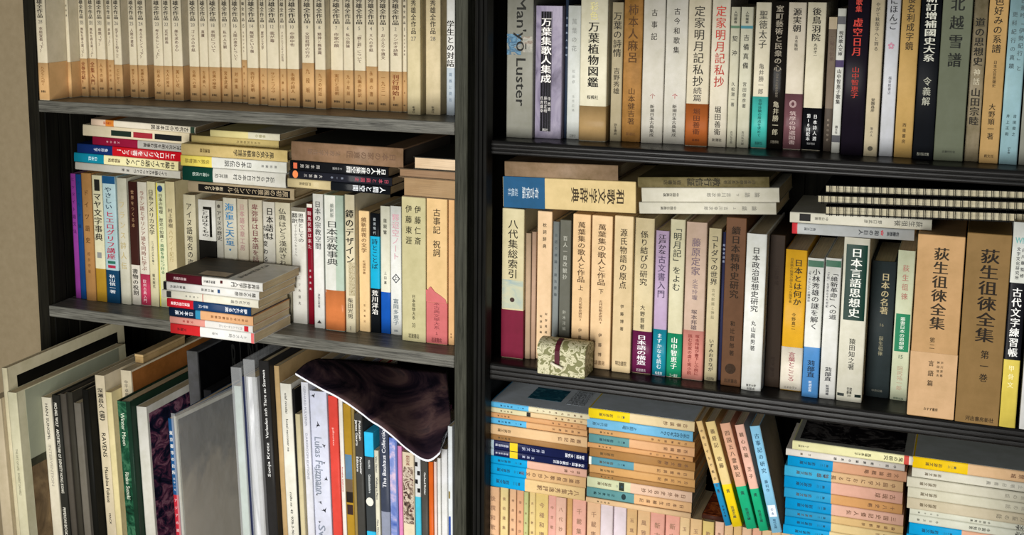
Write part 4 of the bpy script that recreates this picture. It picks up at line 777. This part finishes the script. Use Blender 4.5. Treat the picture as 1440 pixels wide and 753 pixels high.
# ------------------------------------------------------------------ right middle uprights
RM = [
 (704, 735, 504, 292.6, 'thick cream volume with maroon foot band', dict(col='c8bd98', kind='box', d=.16, rough=.4, band=(434, '6e1630'), pan=[(392, 432, .02, .98, picture('misty_blue_print', [(.3, '8fa3a4'), (.55, 'b4b8a0'), (.75, 'c8bd98')], 20, .4, (1, 1, 2)))], tx=[('八代集総索引', 307, 390, .46, '1e1a14'), ('●', 415, 424, .28, '3c2c28')])),
 (737, 744.8, 502, 328, 'thin faded beige book beside the thick cream volume', dict(col='b39a80', d=.11)),
 (745.5, 752, 502, 326, 'thin faded pinkish-beige book, low and plain', dict(col='b3947e', d=.11)),
 (752.8, 773.6, 504.5, 296.6, 'peach volume with small black title', dict(col='dcbd98', kind='box', d=.16, tx=[('枕詞辞典', 311, 350, .26, '33291c'), ('阿部萬蔵', 436, 470, .17, '4a3c28', .68), ('阿部猛編', 440, 470, .17, '4a3c28', .32)])),
 (774.6, 783.6, 505, 311.5, 'thin blue-grey book with double title line', dict(col='7e8484', tx=[('古語の構論・語法要論', 326, 418, .5, '4c5458')])),
 (784, 800, 505, 309, 'dark grey book with pale title', dict(col='5f5f56', kind='box', tx=[('百人一首改観抄', 330, 393, .42, 'b0b0a4'), ('鈴木淳編', 434, 465, .32, 'a8a89c')])),
 (802.5, 826.7, 516.5, 300.6, 'tan-orange slipcased volume with brown calligraphic title', dict(col='dab88c', kind='box', d=.15, tx=[('萬葉集の歌人と作品', 311, 396, .46, '4a3420'), ('上', 399, 407, .3, '4a3420'), ('古代和歌史研究3', 416, 450, .2, '6a4c30'), ('伊藤', 458, 478, .2, '4a3420')])),
 (828.7, 857, 519.6, 302.6, 'tan slipcased volume right of its twin', dict(col='dcbc92', kind='box', d=.15, tx=[('萬葉集の歌人と作品', 314, 400, .42, '4a3420'), ('下', 404, 412, .26, '4a3420'), ('古代和歌史研究4', 420, 454, .18, '6a4c30'), ('伊藤博', 463, 504, .18, '4a3420'), ('塙書房', 506, 512, .5, '6a4c30', .5, 'h')])),
 (859.8, 885.6, 525, 303, 'pale tan slipcase with black title characters', dict(col='cfb890', kind='box', d=.15, tx=[('源氏物語の原点', 320, 405, .4, '33281a'), ('伊藤博著', 424, 466, .2, '33281a'), ('明治書院', 507, 513, .6, '4a3a26', .5, 'h')])),
 (888, 914.6, 526, 306, 'cream book with plum foot band and white lettering', dict(col='d0c09a', kind='hc', bulge=.0012, rough=.3, band=(464, '642048'), tx=[('係り結びの研究', 323, 400, .42, '2a241c'), ('大野晋著', 426, 462, .26, '2a241c'), ('日本語の構造', 469, 512, .5, 'e8e0e4', .5, 'b'), ('岩波書店', 517, 521, .5, 'c8b8c0', .5, 'h')])),
 (917.2, 935, 530, 324, 'lavender book with teal foot band', dict(col='b49ebc', rough=.28, band=(462, '1c8296'), tx=[('江戸かな', 329, 357, .62, '1e1824', .5, 'b'), ('古文書入門', 358, 418, .62, '4c4058'), ('まずかなを読む', 467, 518, .4, 'd8e4e8'), ('柏書房', 522, 526, .55, 'd8e4e8', .5, 'h')])),
 (937, 957, 532, 308, 'ivory book with green foot band', dict(col='cfc9aa', rough=.3, kind='hc', bulge=.001, band=(467.5, '1f8a63'), tx=[('「明月記」をよむ', 314, 408, .6, '3a3c34'), ('山中智恵子', 472, 518, .46, 'e4e8e0', .5, 'b'), ('三一書房', 525, 529, .55, 'c8d8cc', .5, 'h')])),
 (959, 987, 535, 311.5, 'dusty pink ribbed book with salmon foot band', dict(col='c3aa98', rough=.4, kind='hc', bulge=.001, band=(463, 'c98478'), tx=[('藤原定家', 333, 386, .46, '6a5a64'), ('火宅玲瓏', 390, 420, .28, '7a6a70'), ('塚本邦雄', 433, 462, .32, '5a4c50'), ('塚本邦雄が書下し小説に', 468, 526, .22, '8a3a34', .7), ('挑む定家の虚と実小説', 468, 526, .22, '8a3a34', .35)])),
 (990, 1007, 537, 320.5, 'narrow cream book with calligraphic title', dict(col='c2b694', tx=[('コトダマの世界', 330, 400, .62, '33302a'), ('古代歌謡と神話', 404, 448, .28, '8a8468'), ('いずみおきなが', 475, 522, .42, '33302a'), ('社会評論', 530, 534, .6, '5a5444', .5, 'h')], rough=.4)),
 (1008.5, 1012.5, 537, 326, 'very thin navy book', dict(col='2a2c48', tx=[('精神史講座', 342, 370, .8, '9098b0')])),
 (1013, 1040.8, 544, 305, 'thick brown slipcase with black title and fan emblem', dict(col='5c3e28', kind='box', d=.16, var=.14, tx=[('續日本精神史研究', 317, 418, .46, '231608', .5, 'b'), ('和辻哲郎著', 448, 500, .26, '231608'), ('岩波書店', 532, 537, .65, '2f1e0e', .5, 'h'), ('●', 507, 527, .7, '2f1e0e')])),
 (1042, 1069.5, 550, 327.6, 'white hardback with black title standing forward', dict(col='dedfda', kind='hc', rough=.18, d=.16, tx=[('日本政治思想史研究', 346, 437, .4, '2c2c2c'), ('丸山眞男著', 448, 492, .26, '3c3c3c'), ('東京大学', 539, 542.5, .5, '3c3c3c', .5, 'h'), ('出版会', 543.5, 547, .4, '3c3c3c', .5, 'h')], pg='cbbda0')),
 (1073.6, 1095.5, 541, 329, 'dark brown recessed volume, lettering barely visible', dict(col='291d13', kind='box', tx=[('二宮尊徳', 372, 400, .34, '241810'), ('岩波書店', 500, 530, .3, '241810')])),
 (1096.7, 1126, 550, 350, 'golden yellow book with white foot and pink lettering', dict(col='d29f28', rough=.3, band=(486.5, 'ddd4c4'), tx=[('日本とは何か', 363, 428, .4, '3a3018', .62, 'b'), ('日本語の始源の姿を追った国学者', 362, 425, .16, '6a5418', .3), ('今野真二', 438, 462, .2, '4a3a18'), ('言葉とこころ', 493, 535, .34, '9a4a54'), ('ミネルヴァ', 542, 545, .6, '6a6460', .5, 'h')])),
 (1127, 1149.5, 560, 362, 'white book with blue foot and small green cap', dict(col='dcddd8', seg=[(487, '4d86c0')], rough=.28, pan=[(366, 375, .02, .98, '2c5a44')], tx=[('小林秀雄の謎を解く', 377, 462, .5, '26262a', .55), ('『考へるヒント』の精神史', 379, 424, .18, '66666a', .15), ('苅部直', 505, 530, .5, '1c2c40', .5, 'b'), ('新潮選書', 534, 550, .22, 'd0dce8')])),
 (1151.7, 1173.4, 562, 362, 'plain white book with black title and green cap', dict(col='d8d8d4', rough=.28, pan=[(366, 375, .02, .98, '2c5a44')], tx=[('「維新革命」への道', 380, 448, .5, '26262a', .6), ('「文明」を求めた十九世紀', 380, 432, .18, '66666a', .2), ('苅部直', 515, 535, .46, '22222a', .5, 'b'), ('新潮選書', 540, 555, .24, '44444a')])),
 (1175.6, 1211.2, 565, 332.7, 'thick cream book with dark green title panel', dict(col='d3d0c0', kind='hc', bulge=.0015, rough=.28, d=.16, pan=[(343, 448, .1, .93, '14352c'), (552, 556, .03, .3, '15201c'), (552, 556, .72, .97, '15201c')], tx=[('日本言語思想史', 347, 444, .46, 'e2e4dc', .52, 'b'), ('猿田知之著', 473, 518, .26, '3a3a34', .52), ('笠間', 543, 547, .2, '3a3a34', .5, 'h'), ('叢書', 548, 552, .2, '3a3a34', .5, 'h'), ('200', 553, 556, .2, '3a3a34', .5, 'h')])),
 (1216, 1249.4, 559, 365.7, 'dark slate volume with pale title', dict(col='2c3436', kind='hc', bulge=.0015, rough=.5, tx=[('日本の名著', 382, 440, .36, 'a89c78', .6, 'b'), ('16', 452, 457, .18, '7a7660', .55, 'h'), ('荻生徂徠', 470, 498, .2, '8a866c', .55), ('中央公論', 546, 549, .5, '6a6a60', .5, 'h')])),
 (1251, 1274.6, 564, 351, 'pale green book with emerald label', dict(col='c5cbb0', rough=.4, pan=[(440, 493, .08, .92, '1f7a55')], tx=[('荻生徂徠', 370, 422, .4, 'a06a60'), ('叢書日本の思想家', 444, 490, .32, 'd8e4d8'), ('15', 497, 503, .4, '5a6a58', .5, 'h'), ('田尻祐一郎', 513, 548, .36, 'b09a84'), ('明徳出版', 558, 561, .6, '5a6a58', .5, 'h')])),
 (1275.6, 1341, 583, 328, 'large tan slipcase with paler foot band', dict(col='b99366', kind='box', d=.18, band=(492, 'c6a27a'), Y=.001, tx=[('荻生徂徠全集', 345, 460, .34, '2c2418', .52, 'b'), ('第二', 470, 488, .12, '4a3a24', .44), ('言語篇', 500, 542, .13, '4a3a28', .45), ('戸川芳郎', 502, 526, .06, '5a4a34', .68), ('神田信夫', 502, 526, .06, '5a4a34', .60), ('みすず書房', 570, 574, .3, '3c3020', .5, 'h')])),
 (1342.4, 1404, 595, 326, 'large brown slipcase with bold brush title', dict(col='84683f', kind='box', d=.18, Y=-.001, tx=[('荻生徂徠全集', 347, 478, .44, '201810', .54, 'b'), ('第一巻', 486, 535, .2, '201810', .58), ('河出書房新社', 583, 589, .65, '2c2014', .56, 'h')])),
 (1404.8, 1427.6, 600, 311, 'white, black and yellow striped tall book', dict(col='d4d6d0', rough=.3, Y=.001, seg=[(396, '15151a'), (504, 'd6c258')], tx=[('白川静監修', 346, 390, .24, '33363a', .7), ('文字文化研究所', 346, 392, .24, '33363a', .4), ('古代文字練習帳', 402, 500, .62, 'ecece8', .5, 'b'), ('甲骨文', 510, 545, .4, 'eee4a8'), ('WM', 332, 342, .7, '6aa8a4', .5, 'h')])),
 (1433, 1452, 604, 305, 'white book cut off by the right edge', dict(col='d8d8d8', rough=.3, Y=.001)),
]
row(RM, zR2, 'right middle row', 'books standing on the right middle shelf', .14, RX1 + .004)
# silk box
a, b = PY(755.5, 525, -.019), PY(822, 534, -.019); w_ = b.x - a.x
silk, nt, bs = nodes('vine_silk'); mp = mapping(nt, (1, 1, 1)); nz = noise(nt, mp, 82, 0.0, .3, 1.6); n2_ = noise(nt, mp, 260, 1.0, .4, .5)
r_ = ramp(nt, nz.outputs['Fac'], [(.36, lin('77764f')), (.375, lin('c4bf9f')), (.478, lin('c4bf9f')), (.488, lin('66653f')), (.507, lin('66653f')), (.517, lin('c4bf9f')), (.63, lin('c4bf9f')), (.645, lin('77764f'))]); nt.links.new(r_.outputs[0], bs.inputs['Base Color']); bs.inputs['Roughness'].default_value = .5; bs.inputs['Specular IOR Level'].default_value = .15
sb = thing('trinket_box', 'small silk-covered box with domed lid and vine pattern on the shelf edge', 'box', Matrix.Translation((a.x, -.019, zR2 + .0003)))
MB().box(0, w_, 0, .042, 0, .029, 0, .0008).build('body', silk, sb)
prof = [(-.0006, .0294)] + [(.021 - .0216 * math.cos(math.pi * i / 12), .0345 + .0125 * math.sin(math.pi * i / 12)) for i in range(13)] + [(.0426, .0294)]
lid = MB().prism_x(prof, -.0006, w_ + .0006).build('lid', silk, sb)
rb = MB(); rc_ = w_ * .42
for (y0_, z0_), (y1_, z1_) in zip([(.021, .0476), (.010, .0462), (.0035, .0425), (-.0012, .0352), (-.0014, .020)], [(.010, .0462), (.0035, .0425), (-.0012, .0352), (-.0014, .020), (-.0014, .014)]):
    b0 = len(rb.v); e = .0005
    rb.v += [(rc_ - .0035, y0_, z0_), (rc_ + .0035, y0_, z0_), (rc_ + .0035, y1_, z1_), (rc_ - .0035, y1_, z1_)] + [(rc_ - .0035, y0_ - e, z0_ + e), (rc_ + .0035, y0_ - e, z0_ + e), (rc_ + .0035, y1_ - e, z1_ + e), (rc_ - .0035, y1_ - e, z1_ + e)]
    for q in ((0, 1, 2, 3), (7, 6, 5, 4), (0, 4, 5, 1), (2, 6, 7, 3), (1, 5, 6, 2), (3, 7, 4, 0)): rb.face([b0 + i for i in q])
rb.build('ribbon', paper('4c1c28', .4), sb)
MB().tube([(rc_ - .008, -.0035, .019), (rc_ - .003, -.004, .0165), (rc_ + .003, -.004, .0145), (rc_ + .009, -.0035, .0125)], .0019, 0, 8).build('toggle', paper('ddd6c2', .35), sb)
# ------------------------------------------------------------------ bottom right: upright paperbacks carrying the piles
def bunko_row():
    its = [(684, 702, 685, 'd9ae88', '後撰和歌集総'), (703, 714.7, 690, 'd9c48c', '後拾遺集和歌'), (717, 726, 692.5, 'dcb08a', '神楽歌催馬楽'), (727, 736.5, 694.7, 'd9a680', '梁塵秘抄歌謡'), (737, 743, 696, 'bdbf84', '万葉集の歌論'), (744, 753, 697, 'd9c188', '古代歌謡集'), (753.6, 771, 698, 'd9bf7c', '今様和讃集'), (771.5, 782, 701, 'd9a294', '中世歌論集'), (782, 796, 701.6, 'dbb09c', '八代抄和歌'), (797, 805, 705, 'c49a64', ''), (805.6, 824, 709, 'dba594', '千載集'), (826, 844.6, 711, 'dbb490', '千載集'), (845, 862, 713.5, 'd9cbd0', ''), (862.5, 881, 717.7, 'd9ccd4', ''), (882, 896, 721.6, 'd0ac7c', '玉葉集'), (897, 914.5, 724, 'd9b488', '風雅集'), (915, 934.7, 727, 'dba090', '新古今'), (936, 956, 730.7, 'dba090', '新古今'), (956.4, 970, 732, 'd9bc90', '玉勝間'), (971, 987, 735, 'd9b688', '玉勝間'), (988.5, 1004, 737, 'd6bc78', '歌集'), (1006, 1018, 739, 'dbb49c', '集'), (1019, 1031, 741, 'd6b48c', '抄'), (1032, 1043, 743, 'd4b07c', ''), (1044, 1057, 745, 'd9b494', ''), (1058, 1071, 747, 'd9a68c', ''), (1072, 1085, 750, 'd8b890', '')]
    prev = -9; Y = .006
    base = PZ(684, 0, 0)
    for i, (xl, xr, yt, c, s) in enumerate(its):
        Yk = Y + .0015 * ((i * 7) % 4); A, B_ = PY(xl, yt, Yk), PY(xr, yt, Yk); x0 = max(A.x, prev + .0003, RX1 - .005); t = max(B_.x - x0, .004)
        desc = {'d9cbd0': 'blank lavender-white', 'd9ccd4': 'blank pale lilac'}.get(c, ['peach', 'cream', 'light tan'][i % 3] if c[1] > '4' or 1 else '')
        tone = 'yellowish cream' if c in ('d9c48c', 'd9c188', 'd9bf7c', 'd6bc78', 'd9bc90') else 'salmon pink' if c in ('d9a294', 'dba594', 'dba090', 'd9a680') else 'greenish cream' if c == 'bdbf84' else 'lilac white' if c in ('d9cbd0', 'd9ccd4') else 'peach tan'
        h = .148 + .0006 * ((i * 5) % 3 - 1) * 0
        book(Matrix.Translation((x0, Yk, zR3 + .0003)), t, h, .105, lambda q: q, tone + ' upright paperback under the piles, ' + ordn(i + 1) + ' from left', 'upright paperbacks on the bottom right shelf',
             col=c, rough=.45, tx=[(s, .07, .07 + .1 * len(s), .42, '8a6a54')] if s else (), pg='cdb58c'); prev = x0 + t
    x = prev + .0006; j = 0                # the part of the row that carries the right-hand piles (below the picture's edge)
    while x < .20:
        t = random.uniform(.010, .016)
        book(Matrix.Translation((x, .008, zR3 + .0003)), t, .148, .105, lambda q: q, 'beige upright paperback under the right-hand piles of paperbacks', 'upright paperbacks on the bottom right shelf', col=random.choice(['d9b488', 'd9c48c', 'd9a680']), rough=.45); x += t + .0004
bunko_row()
zB = zR3 + .148 + .0007
BL, BC, BD, PK, CR, TN, BR_, TE = '1098d2', '58addb', '0a8ac4', 'dcb096', 'dcc494', 'cfa06c', 'a47a4c', '5d8f93'
def bk(xl, xr, th, desc, col, foot=None, fv=None, title='', pub='岩波文庫', ink_='6a4c38', **op):
    d = dict(col=col, rough=.42, pg='c4a678', h=.148, d=.105); fv = fv or (xl + (xr - xl) * .37)
    if foot: d['seg'] = [(fv, foot)]
    t = []
    if title: t.append((title, .05, .05 + .062 * len(title), .42, ink_))
    t.append((pub, .76, .90, .36, '1d3c50' if foot in (BL, BC, BD, TE) else '5a4a30'))
    if foot: t.append(('黄一二', .65, .72, .3, '2c4c5c'))
    d['tx'] = t; d.update(op); return (xl, xr, th, desc, d)
KP = pile([
 bk(689, 827, 7.5, 'blue-footed cream paperback with grey and teal cover', 'd9cfae', BC, 743.5, '雑談古代史の人々'),
 bk(689, 827, 7, 'cream paperback with round black mark and black lettering', 'd8bd92', None, None, '宗教和讃集', pan=[(.585, .625, .05, .95, '2c2a28')], seg=[(.60, 'd4cba6')]),
 bk(685, 826, 7, 'orange-tan thin paperback', 'cf9c6c', None, None, '三国仏法史'),
 bk(686, 825, 8.5, 'thin tan paperback with blue foot', 'd2a474', BC, 741, '楽府詩選注'),
 bk(686, 824, 14.5, 'thick peach-cream paperback with large worn edges', 'dcb88c', None, None, '義経記伝', dy=-.002),
 bk(686, 823, 8.5, 'dark aged brown paperback', '9c7448', None, None, ''),
 bk(687, 825, 12.5, 'navy paperback with yellow square, upper of two', '1a2048', None, None, '', rough=.25, seg=[(.945, 'a8bcc8')], pan=[(.70, .78, .02, .98, 'e2c62a')], tx=[('宮本常一文化論', .03, .22, .5, 'dfe2ec', .5, 'b'), ('坪井洋文訳', .42, .66, .4, 'c0c6dc'), ('講談社学術', .79, .93, .3, 'd0d4e4')], d=.11),
 bk(687, 825, 10, 'navy paperback with yellow square, lower of two', '1a2048', None, None, '', rough=.25, seg=[(.945, 'a8bcc8')], pan=[(.70, .78, .02, .98, 'e2c62a')], tx=[('日本神話・芸能の周辺', .03, .34, .5, 'dfe2ec', .5, 'b'), ('五来重', .52, .66, .4, 'c0c6dc'), ('講談社学術', .79, .93, .3, 'd0d4e4')], d=.11),
 bk(686, 824, 11, 'pinkish paperback with bright blue foot', 'd9ab98', BL, 742, '菜子譚'),
 bk(685, 823, 15, 'tan paperback with bright blue foot', 'd2ab7c', BL, 741, '拾遺芭蕉歌人抄の文学'),
 bk(684, 822.5, 18.5, 'thick cream paperback with bright blue foot', 'd9bb88', BL, 739, '八代集秀逸評釈'),
 ], ((684, 684), (822.5, 706)), .0065, 'first lower-right pile', 'paperbacks in the far-left lower pile', .105, zbase=zB, roll=0)
o = KP[-1]; cover_print(o, 0, .002, .103, .002, .146, paper('d6dee6', .4), th=.0002)
cover_print(o, -.0003, .035, .085, .045, .095, picture('teal_pattern_print', [(.4, '2c6a7c'), (.5, '1c4c60'), (.6, '4a8494')], 60, .3))
cover_print(o, -.0003, .03, .09, .104, .13, picture('text_lines_print', [(.45, '8a9094'), (.55, 'd6dee6')], 1, .4, (1, 90, 400)))
LP = pile([
 bk(827.5, 981, 14, 'cream paperback with yellow foot and grey cover', 'd9c59c', 'e4c81e', 888.6, '古事談抄'),
 bk(825.5, 979.6, 14, 'light blue paperback with dark photo cover', '6fb0d6', None, None, '', tx=[('日本の古代をひらく', .03, .3, .5, '26485c', .5, 'b'), ('上田正昭', .52, .66, .4, '26485c'), ('現代文庫', .8, .95, .36, '3c6478')], rough=.28, pg='a8967a', d=.11),
 bk(828, 977, 8, 'thin tan paperback', 'cc9e6a', None, None, '竹取物語注釈'),
 bk(828, 977, 12.5, 'peach paperback with teal-grey foot', 'd8a87c', TE, 886, '西鶴織留'),
 bk(826, 983, 7, 'orange-tan paperback sticking out to the right', 'd09c68', None, None, '梁塵秘抄口伝'),
 bk(829, 976, 12.5, 'brown aged paperback with plain spine', 'a37848', None, None, '本朝文粋抄', pg='8c6a40'),
 bk(828, 975.5, 11.5, 'tan paperback with white-tipped blue foot', 'cda06c', '5a92a4', 892, '日本霊異記', pan=[(.975, .999, 0, 1, 'd8d8d0')]),
 bk(829, 975, 11.5, 'tan-gold paperback with black lettering on its foot', 'cb9c64', None, None, '方丈記私記'),
 bk(829, 974, 6, 'thin dark tan paperback', 'a67c4c', None, None, ''),
 bk(825.5, 973, 15, 'ivory-pink paperback with pale green foot and anchor mark', 'd9b8a0', 'c6cba8', 887.5, '日本外史名文抄', pan=[(.64, .69, .1, .9, '2c342c')]),
 bk(825, 971, 14, 'peach paperback with teal foot and round dark mark', 'd9ae80', TE, 892, '日本往生極楽記', tx=[('日本往生極楽記', .06, .5, .4, '6a4c38'), ('正宗敦夫編', .72, .94, .3, '16383c'), ('●', .61, .67, .8, '1c3034')]),
 bk(824, 975, 7.5, 'thin cream paperback at pile bottom', 'd6b48c', None, None, '', dy=-.002),
 ], ((824, 708.5), (975, 733)), .0065, 'second lower-right pile', 'paperbacks in the second lower pile', .105, zbase=zB, roll=0)
o = LP[-1]; cover_print(o, 0, .002, .103, .002, .146, paper('c8d0d6', .4))
# leaning paperbacks
prevx = None
for i, (xt, yt, xb, yb, wpx, c, foot, fv, s, desc) in enumerate((
 (981, 592, 1020, 739, 9, 'd3b37c', '2286b8', 679, '中世なぞなぞ集の世界', 'narrow cream paperback with blue foot'),
 (993.5, 594, 1030.5, 740, 14.5, 'd8bf84', 'e8ca1c', 681, '義経記 佐藤', 'cream paperback with yellow foot'),
 (1012, 596, 1050, 745, 15.5, 'd4a286', '1fa878', 685, '四国五八霊験記', 'peach paperback with green foot'),
 (1032, 598, 1068, 747.5, 13.5, 'dcae9c', '1fa878', 688, '観心坊蕪 芝子', 'pinkish paperback with green foot'),
 (1051, 598, 1085.5, 752, 15, '86bfdf', None, 0, '古事記の研究', 'light blue paperback'))):
    Y = .0 + i * .0005; A, B_ = PY(xt, yt, Y), PY(xb, yb, Y); t = PY(xb + wpx, yb, Y).x - B_.x
    dz = .148; la = math.atan2(A.x - B_.x, A.z - B_.z) + math.radians(0.4 * i - .8); t *= math.cos(la)
    m = Matrix(((math.cos(la), 0, math.sin(la), B_.x), (0, 1, 0, Y), (-math.sin(la), 0, math.cos(la), zB), (0, 0, 0, 1)))
    fv_ = (lambda q: q if -1.2 < q <= 1 else (q - yt) / (yb - yt))
    tx = [(s, .06, .06 + .065 * len(s), .5, '5a4634' if i < 4 else '2c5068')]
    if foot: tx += [('黄', .64, .68, .4, '22383c'), ('岩波文庫', .8, .92, .36, '22383c')]
    else: tx += [('藤村作', .5, .62, .35, '3c6078'), ('の本', .76, .84, .3, '3a5c8c'), ('現代文庫', .87, .96, .32, '3c6078')]
    if i == 4: NT = t * .97
    o = book(m, t * .97, dz, .105, fv_, desc + ', leaning left, ' + ordn(i + 1) + ' of five', 'paperbacks leaning left on the bottom right shelf', col=c, seg=[(fv, foot)] if foot else (), rough=.35, tx=tx, pg='b8a688', pan=() if foot else [(.74, .85, .12, .88, 'dfe6ec')])
cover_print(o, NT, .001, .103, .001, .147, paper('a8a59a', .3, .15))
q_ = PZ(985, 733, zB); lf = book(Matrix(((0, 0, 1, q_.x), (0, 1, 0, .012), (-1, 0, 0, zB + .0062), (0, 0, 0, 1))), .006, .03 + .0, .08, lambda q: q, 'small dark leaflet with orange cover lying behind the leaning books', 'leaflet', name='leaflet', col='3a2018')
cover_print(lf, 0, .001, .078, .001, .029, picture('ember_print', [(.3, '1c0f0c'), (.5, '7a3418'), (.62, 'c0642c'), (.72, '3c1a12')], 60, .3))
OP = pile([
 bk(1114, 1281, 12.5, 'pale yellow paperback with red stripe and dark cover photo', 'd8d0c4', None, None, '', tx=[('鬼の研究', .08, .24, .55, '44402c'), ('馬場あき子', .34, .48, .4, '55503c'), ('ちくま文庫', .86, .95, .3, '77735c')], seg=[(.035, 'c24a40'), (.075, 'dcd8a8')], pg='c8b690', h=.15),
 bk(1105, 1274, 9.5, 'white paperback with dense black lettering', 'd6d0c8', None, None, '中国・朝鮮論の系譜', ink_='2c2c30', pub='文庫'),
 bk(1107.5, 1272.8, 14.5, 'peach-brown paperback with blue foot', 'cf9c7c', BD, 1171.4, '文明論概略'),
 bk(1103, 1272, 15, 'tan paperback with lighter blue foot', 'd2ae84', '3da2cc', 1171, '中国文学における孤独感'),
 bk(1102.6, 1271, 17, 'rosy paperback with blue foot', 'd9a894', BD, 1170.5, '古琉球'),
 bk(1102.6, 1270, 14, 'orange-tan paperback with blue foot', 'cf9a64', '2a94c4', 1170, '十八史略'),
 bk(1104, 1270, 16, 'pink paperback with blue foot, mid pile', 'd9ac98', BD, 1170, '三国史記倭人伝'),
 bk(1104, 1270, 11, 'yellowish paperback with blue foot', 'd4b27c', '2a8cba', 1170, '論語新釈抄'),
 bk(1103.5, 1270, 12.5, 'cream paperback with blue foot', 'd9c08c', BD, 1170, '歎異抄'),
 bk(1101, 1268, 13.5, 'pale cream paperback with blue foot', 'dac494', BL, 1168, '大学中庸'),
 ], ((1101, 753), (1268, 777)), .0065, 'third lower-right pile', 'paperbacks in the third lower pile', .105, zbase=zB, roll=0)
o = OP[-1]; cover_print(o, 0, .002, .103, .002, .148, paper('98988f', .3))
cover_print(o, -.0003, .012, .095, .008, .138, picture('dark_cloud_print', [(.3, '0d0c0e'), (.5, '1c191b'), (.62, '565250'), (.75, '221c1e')], 30, .25))
PP = pile([
 bk(1283, 1450, 16, 'peach paperback with yellow foot', 'd6b28a', 'e2bc14', 1356.5, '紫禁城'),
 bk(1282, 1449, 13, 'white paperback with grey title directly beneath the yellow-footed one', 'cfccbe', None, None, '風土明日香風', ink_='8a887e'),
 bk(1275, 1442, 14.5, 'off-white paperback, upper of three alike', 'ccc8b6', None, None, '童の話', ink_='8a8678', pg='6a4030', dy=-.002),
 bk(1276, 1442, 15, 'off-white paperback, middle of three alike', 'ccc8b4', None, None, '童の話', ink_='8a8678', dy=-.002),
 bk(1275, 1441, 16, 'creamy grey paperback, lower of three alike', 'c4b9a0', None, None, '力童の話', ink_='7a7464', dy=-.002),
 bk(1279, 1448, 8.5, 'thin white paperback with bold black heading', 'cccdbe', None, None, '', tx=[('中国文学', .03, .16, .9, '1c1c1c', .5, 'b'), ('中国の知恵', .35, .52, .4, '44443c'), ('中公文庫', .75, .95, .3, '66665c')]),
 bk(1278, 1447, 12, 'white paperback with bold black heading', 'cccdbe', None, None, '', tx=[('中国文学', .03, .16, .8, '1c1c1c', .5, 'b'), ('中国の知恵', .35, .52, .4, '44443c'), ('中公文庫', .75, .95, .3, '66665c')]),
 bk(1278, 1446, 17, 'peach paperback with blue foot', 'd9a88c', BL, 1349, '中国名言'),
 bk(1274, 1442, 16, 'salmon paperback with blue foot', 'd9a68c', BL, 1347, '名言'),
 bk(1276, 1444, 13, 'beige paperback with blue foot', 'd9b48c', BD, 1348, ''),
 ], ((1276, 774), (1444, 795)), .0065, 'fourth lower-right pile', 'paperbacks in the rightmost lower pile', .105, zbase=zB, roll=0)
cover_print(PP[-1], 0, .002, .103, .002, .146, paper('b4b9b6', .4))
bpy.data.objects.remove(_to, do_unlink=True); bpy.data.curves.remove(_tc)
